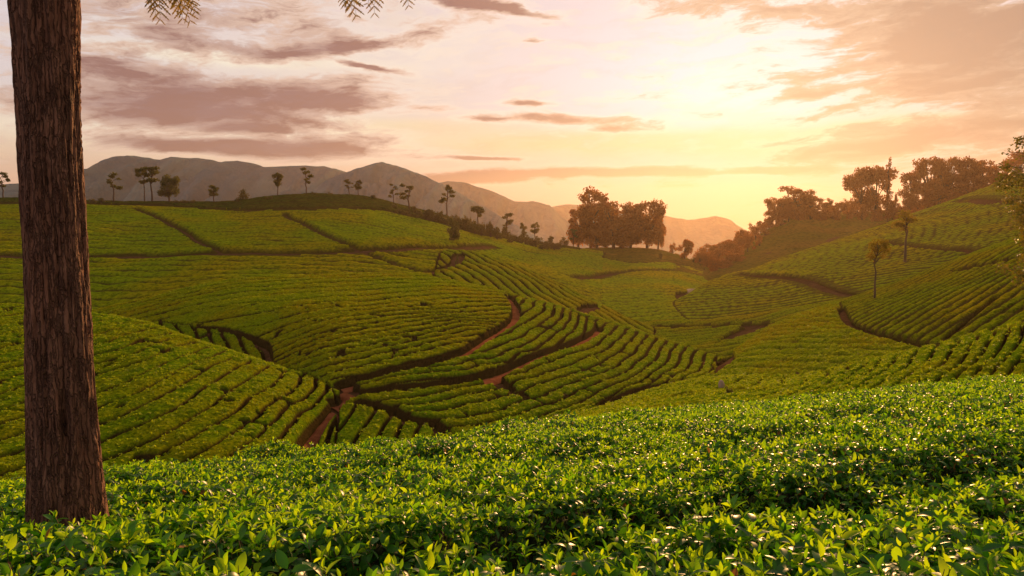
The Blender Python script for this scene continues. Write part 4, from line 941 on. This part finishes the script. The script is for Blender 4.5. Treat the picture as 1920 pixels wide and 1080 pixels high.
# trunk footprint
tx, ty, tz = place('F', 123, 972); TR = 0.205
N0 = 480000
r = np.random.default_rng(77)
yy = np.exp(r.uniform(math.log(1.35), math.log(24), N0)); qq_ = r.uniform(-0.98, 0.98, N0); xx = qq_*yy
area_w = (yy/24.0)**2                                        # log sampling -> weight by area
dens = np.where(yy < 3.3, 430, 1)*np.where(yy < 3.3, 1, 0)+np.where(yy < 3.3, 0, 1)*np.where(yy < 5, 600, np.where(yy < 9, 480, 330))
area_per = yy*yy*1.96*math.log(24/1.35)/N0                   # area each sample stands for
keep = r.random(N0) < dens*area_per
yy, xx = yy[keep], xx[keep]
zz, ss_, gg = front_height(xx, yy)
zcr = np.interp(xx/yy, QG, LAY['F'].Yc)
keep = (yy < zcr*1.35) & (np.hypot(xx-tx, yy-ty) > TR+0.03) & (r.random(len(yy)) > gg*0.55)
xx, yy, zz, ss_, gg = xx[keep], yy[keep], zz[keep], ss_[keep], gg[keep]
deep = r.random(len(yy)) < 0.28                              # shoots sitting lower inside the bush
zz = zz - np.where(deep, 0.05+0.10*r.random(len(yy)), 0) + r.normal(size=len(yy))*0.018 - 0.035
scl = np.where(yy < 3.3, 0.062, 1)*np.where(yy < 3.3, 1.0, 1)*np.where(yy < 3.3, 1, 0)+np.where(yy < 3.3, 0, 1)*np.where(yy < 6, 0.054, np.where(yy < 10, 0.056, 0.064))
scl = scl*(0.62+0.75*r.random(len(yy)))
tall = r.random(len(yy)) < 0.03; zz = zz + np.where(tall, 0.05+0.04*r.random(len(yy)), 0)
rot = np.stack([r.normal(size=len(yy))*0.32, r.normal(size=len(yy))*0.32, r.random(len(yy))*6.28], -1)
pn = fbm(xx/0.7, yy/0.7, 3, 91)+r.normal(size=len(yy))*0.10
pick = np.where(pn > 0.53, 0, np.where(pn > 0.44, 3, 6)) + r.integers(0, 3, len(yy)); pick[deep] = 6 + r.integers(0, 3, int(deep.sum()))
rowid = np.clip(np.floor(ss_), 0, 2).astype(int)
HL = ['nearest tea hedge with large glossy leaves along the bottom of the view', 'second tea hedge beyond the dark furrow, wrapping the foot of the big trunk', 'third tea hedge forming the bright edge where the foreground drops away']
# inner mass of twigs and leaves under the shoots
ys = np.exp(np.linspace(math.log(1.2), math.log(27), 330)); qs = np.linspace(-1.0, 1.0, 420); Qf, Yf_ = np.meshgrid(qs, ys); Xf = Qf*Yf_
Zf, Sf, Gf_ = front_height(Xf.ravel(), Yf_.ravel()); Zf = Zf.reshape(Xf.shape) - 0.14 - 0.25*Gf_.reshape(Xf.shape) + (rng.random(Xf.shape)-0.5)*0.05; Rf = np.clip(np.floor(Sf.reshape(Xf.shape)), 0, 2)
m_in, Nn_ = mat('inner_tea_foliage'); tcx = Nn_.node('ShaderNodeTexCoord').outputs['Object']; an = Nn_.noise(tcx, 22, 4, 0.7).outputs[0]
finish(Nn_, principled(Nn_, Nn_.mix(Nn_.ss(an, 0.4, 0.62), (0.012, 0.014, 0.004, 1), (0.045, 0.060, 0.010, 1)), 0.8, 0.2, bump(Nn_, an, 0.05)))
idx = np.arange(Xf.size).reshape(Xf.shape); qd = np.stack([idx[:-1, :-1], idx[:-1, 1:], idx[1:, 1:], idx[1:, :-1]], -1); rq = Rf[:-1, :-1]
YcF = np.interp(Qf, QG, LAY['F'].Yc); inside = (Yf_ < YcF*1.4)[:-1, :-1]
VF = np.stack([Xf, Yf_, Zf], -1).reshape(-1, 3)
leafmesh = {}
for s in range(4):
    for yng in (True, False):
        leafmesh[(s, yng)] = mesh_np('leaf', LEAFV[s][0], LEAFV[s][1], [M_YOUNG if yng else M_OLD])
for rr in range(3):
    sel = rowid == rr
    loc = (float(np.median(xx[sel])), float(np.median(yy[sel])), float(np.min(zz[sel]))-0.6)
    root = empty('tea_hedge', loc, HL[rr], 'tea hedge', 'tea hedges in the foreground')
    Fq = qd[(rq == rr) & inside]; used, inv = np.unique(Fq, return_inverse=True)
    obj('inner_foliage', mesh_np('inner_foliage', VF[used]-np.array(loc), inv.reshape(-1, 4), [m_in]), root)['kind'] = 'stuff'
    I = np.nonzero(sel)[0]
    if rr == 0:                                              # the largest leaves in view as objects of their own
        q_, w_ = xx[I]/yy[I], zz[I]/yy[I]; vpx = CY - FPX*np.tan(np.arctan(w_)+PITCH)
        upx = CX + q_*FPX*(cp + (CY-vpx)/FPX*sp); ok = (vpx < 1075) & (upx > 5) & (upx < 1915) & ~deep[keep][I] if False else (vpx < 1075) & (upx > 5) & (upx < 1915)
        o_ = I[ok][np.argsort(yy[I[ok]])][:110]; cnt = 0
        for i in o_[::2]:
            Mx = Matrix.Translation((xx[i]-loc[0], yy[i]-loc[1], zz[i]-loc[2])) @ Euler(rot[i]).to_matrix().to_4x4() @ Matrix.Scale(float(scl[i]), 4)
            for s, yng, M in SH[pick[i]]:
                if cnt >= 300: break
                o = bpy.data.objects.new('leaf', leafmesh[(s, yng)]); o.matrix_local = Mx @ M; link(o, root); cnt += 1
        I = np.setdiff1d(I, o_[::2])
    cloud('foliage', np.stack([xx, yy, zz], -1)[I], rot[I], scl[I], pick[I], root, loc)
print('shoots', len(xx))

# ------------------------------------------------------------------ the big tree trunk
def big_tree():
    root = empty('silver_oak_tree', (tx, ty, tz-0.75), 'large tree trunk with rough reddish bark at the left of the view', 'tree')
    nt, nz = 220, 520; z0, z1 = -0.15, 5.2
    th = np.linspace(0, 2*math.pi, nt, endpoint=False); zz_ = np.linspace(z0, z1, nz); T, Zz = np.meshgrid(th, zz_)
    hgt = Zz-0.75                                               # height above the tea tops
    cx_, cy_ = np.cos(T), np.sin(T)
    rad = 0.159 - 0.007*np.clip(hgt, 0, 2.2) + 0.026*np.exp(-np.maximum(hgt, -0.5)/0.30) + 0.006*np.sin(hgt*2.1+1)
    # long wavering fissures: noise stretched along the trunk, sampled on a circle so that it closes
    def rn(f, zf, seed):
        a = vnoise(np.cos(T)*f+40+0*Zz, np.sin(T)*f+Zz*zf, seed); return a
    fis = (1-np.abs(2*rn(9, 1.1, 1)-1))*0.6 + (1-np.abs(2*vnoise(T*180/6.2832/2.2 + 3*vnoise(T*0+5, Zz*4, 8), Zz*3.0, 2)-1))*0.4
    rad += (fis-0.6)*0.028 + (fbm(T*14, Zz*9, 3, 4)-0.5)*0.007 + (rn(3, 1.6, 6)-0.5)*0.03
    # old scar with raised lips facing the viewer
    face = math.atan2(-ty, -tx); ds = ((T-face-0.02+math.pi) % (2*math.pi))-math.pi
    zs = hgt-0.58 ; sc_ = np.exp(-(ds/0.10)**2 - (zs/0.16)**2); lips = np.exp(-((np.abs(ds+0.05*np.sin(hgt*9))-0.21)/0.07)**2 - (zs/0.26)**2); low = np.exp(-(ds/0.16)**2-((hgt-0.30)/0.20)**2)
    rad += -0.050*sc_ + 0.022*lips - 0.012*low
    lean = 0.011
    V = np.stack([rad*cx_ + lean*Zz, rad*cy_, Zz], -1).reshape(-1, 3); idx = np.arange(nt*nz).reshape(nz, nt)
    F = np.stack([idx[:-1], np.roll(idx[:-1], -1, 1), np.roll(idx[1:], -1, 1), idx[1:]], -1).reshape(-1, 4)
    obj('trunk', mesh_np('trunk', V, F, [M_BARK]), root)
    # boughs above the frame, feathery leaves hanging into it
    def W(u, v, Y): q, w = qw(u, v); return np.array([q*Y-tx, Y-ty, w*Y-(tz-0.75)])
    r = np.random.default_rng(9)
    boughs = [[W(100, -260, ty), W(220, -130, ty+0.2), W(300, -60, ty+0.2), W(350, -45, ty+0.15)], [W(95, -330, ty), W(350, -190, ty+0.5), W(560, -90, ty+0.7), W(720, -60, ty+0.8), W(800, -75, ty+0.9)]]
    for b in boughs:
        v, f = tube(smooth_line(b, 4), np.linspace(0.035, 0.008, len(smooth_line(b, 4))), 8); obj('branch', mesh_np('branch', v, f, [M_BARK]), root)
    def frond(p0, p1):
        """feathery compound leaf from p0 to p1"""
        p0, p1 = np.array(p0), np.array(p1); L_ = np.linalg.norm(p1-p0); parts = []
        mid = (p0+p1)/2 + np.array([0, 0, 0.12*L_]); t = np.linspace(0, 1, 9)[:, None]; C = (1-t)**2*p0+2*t*(1-t)*mid+t*t*p1
        parts.append(tube(C, np.linspace(0.0028, 0.001, 9), 4))
        for i in range(1, 9):
            d = C[min(8, i)]-C[i-1]; d /= np.linalg.norm(d); side = np.cross(d, (0, 1, 0.2)); side /= np.linalg.norm(side); ln = L_*0.30*math.sin(math.pi*(0.18+0.75*i/9))
            for sg in (-1, 1):
                dirn = side*sg*0.8+d*0.75+np.array([0, r.normal()*0.3, -0.1]); dirn /= np.linalg.norm(dirn); up = np.cross(dirn, d); up /= np.linalg.norm(up)+1e-9; sd = np.cross(dirn, up)
                for j in range(5):                               # narrow lobes along the leaflet
                    a = C[i]+dirn*ln*j/5; w = ln*0.07; e = a+dirn*ln*0.34
                    parts.append((np.array([a, a+(e-a)*0.4+sd*w, e, a+(e-a)*0.4-sd*w]), np.array([[0, 1, 2, 3]])))
                    if j in (1, 2, 3):
                        for s2 in (-1, 1):
                            e2 = a+(dirn*0.75+sd*s2*0.7)*ln*0.26
                            parts.append((np.array([a, a+(e2-a)*0.4+dirn*w*0.6, e2, a+(e2-a)*0.4-dirn*w*0.6]), np.array([[0, 1, 2, 3]])))
        return join(parts)
    for (u0, v0, u1, v1, Y) in [(300, -60, 300, 36, 4.3), (280, -60, 292, 30, 4.2), (325, -60, 342, 34, 4.35), (345, -50, 366, 22, 4.3), (652, -70, 660, 22, 4.85), (320, -60, 356, 38, 4.3), (290, -50, 282, 12, 4.25), (335, -50, 330, 20, 4.4), (645, -70, 668, 28, 4.8), (640, -60, 645, 10, 4.8), (700, -62, 702, 24, 4.9), (712, -62, 690, 6, 4.9), (750, -66, 766, 10, 4.9), (560, -90, 590, -20, 4.8), (240, -110, 230, -12, 4.2), (790, -74, 830, -15, 5.0), (480, -130, 470, -25, 4.7)]:
        v, f = frond(W(u0, v0, Y), W(u1, v1, Y)); obj('leaf', mesh_np('feathery_leaf', v, f, [M_FERN]), root)
big_tree()
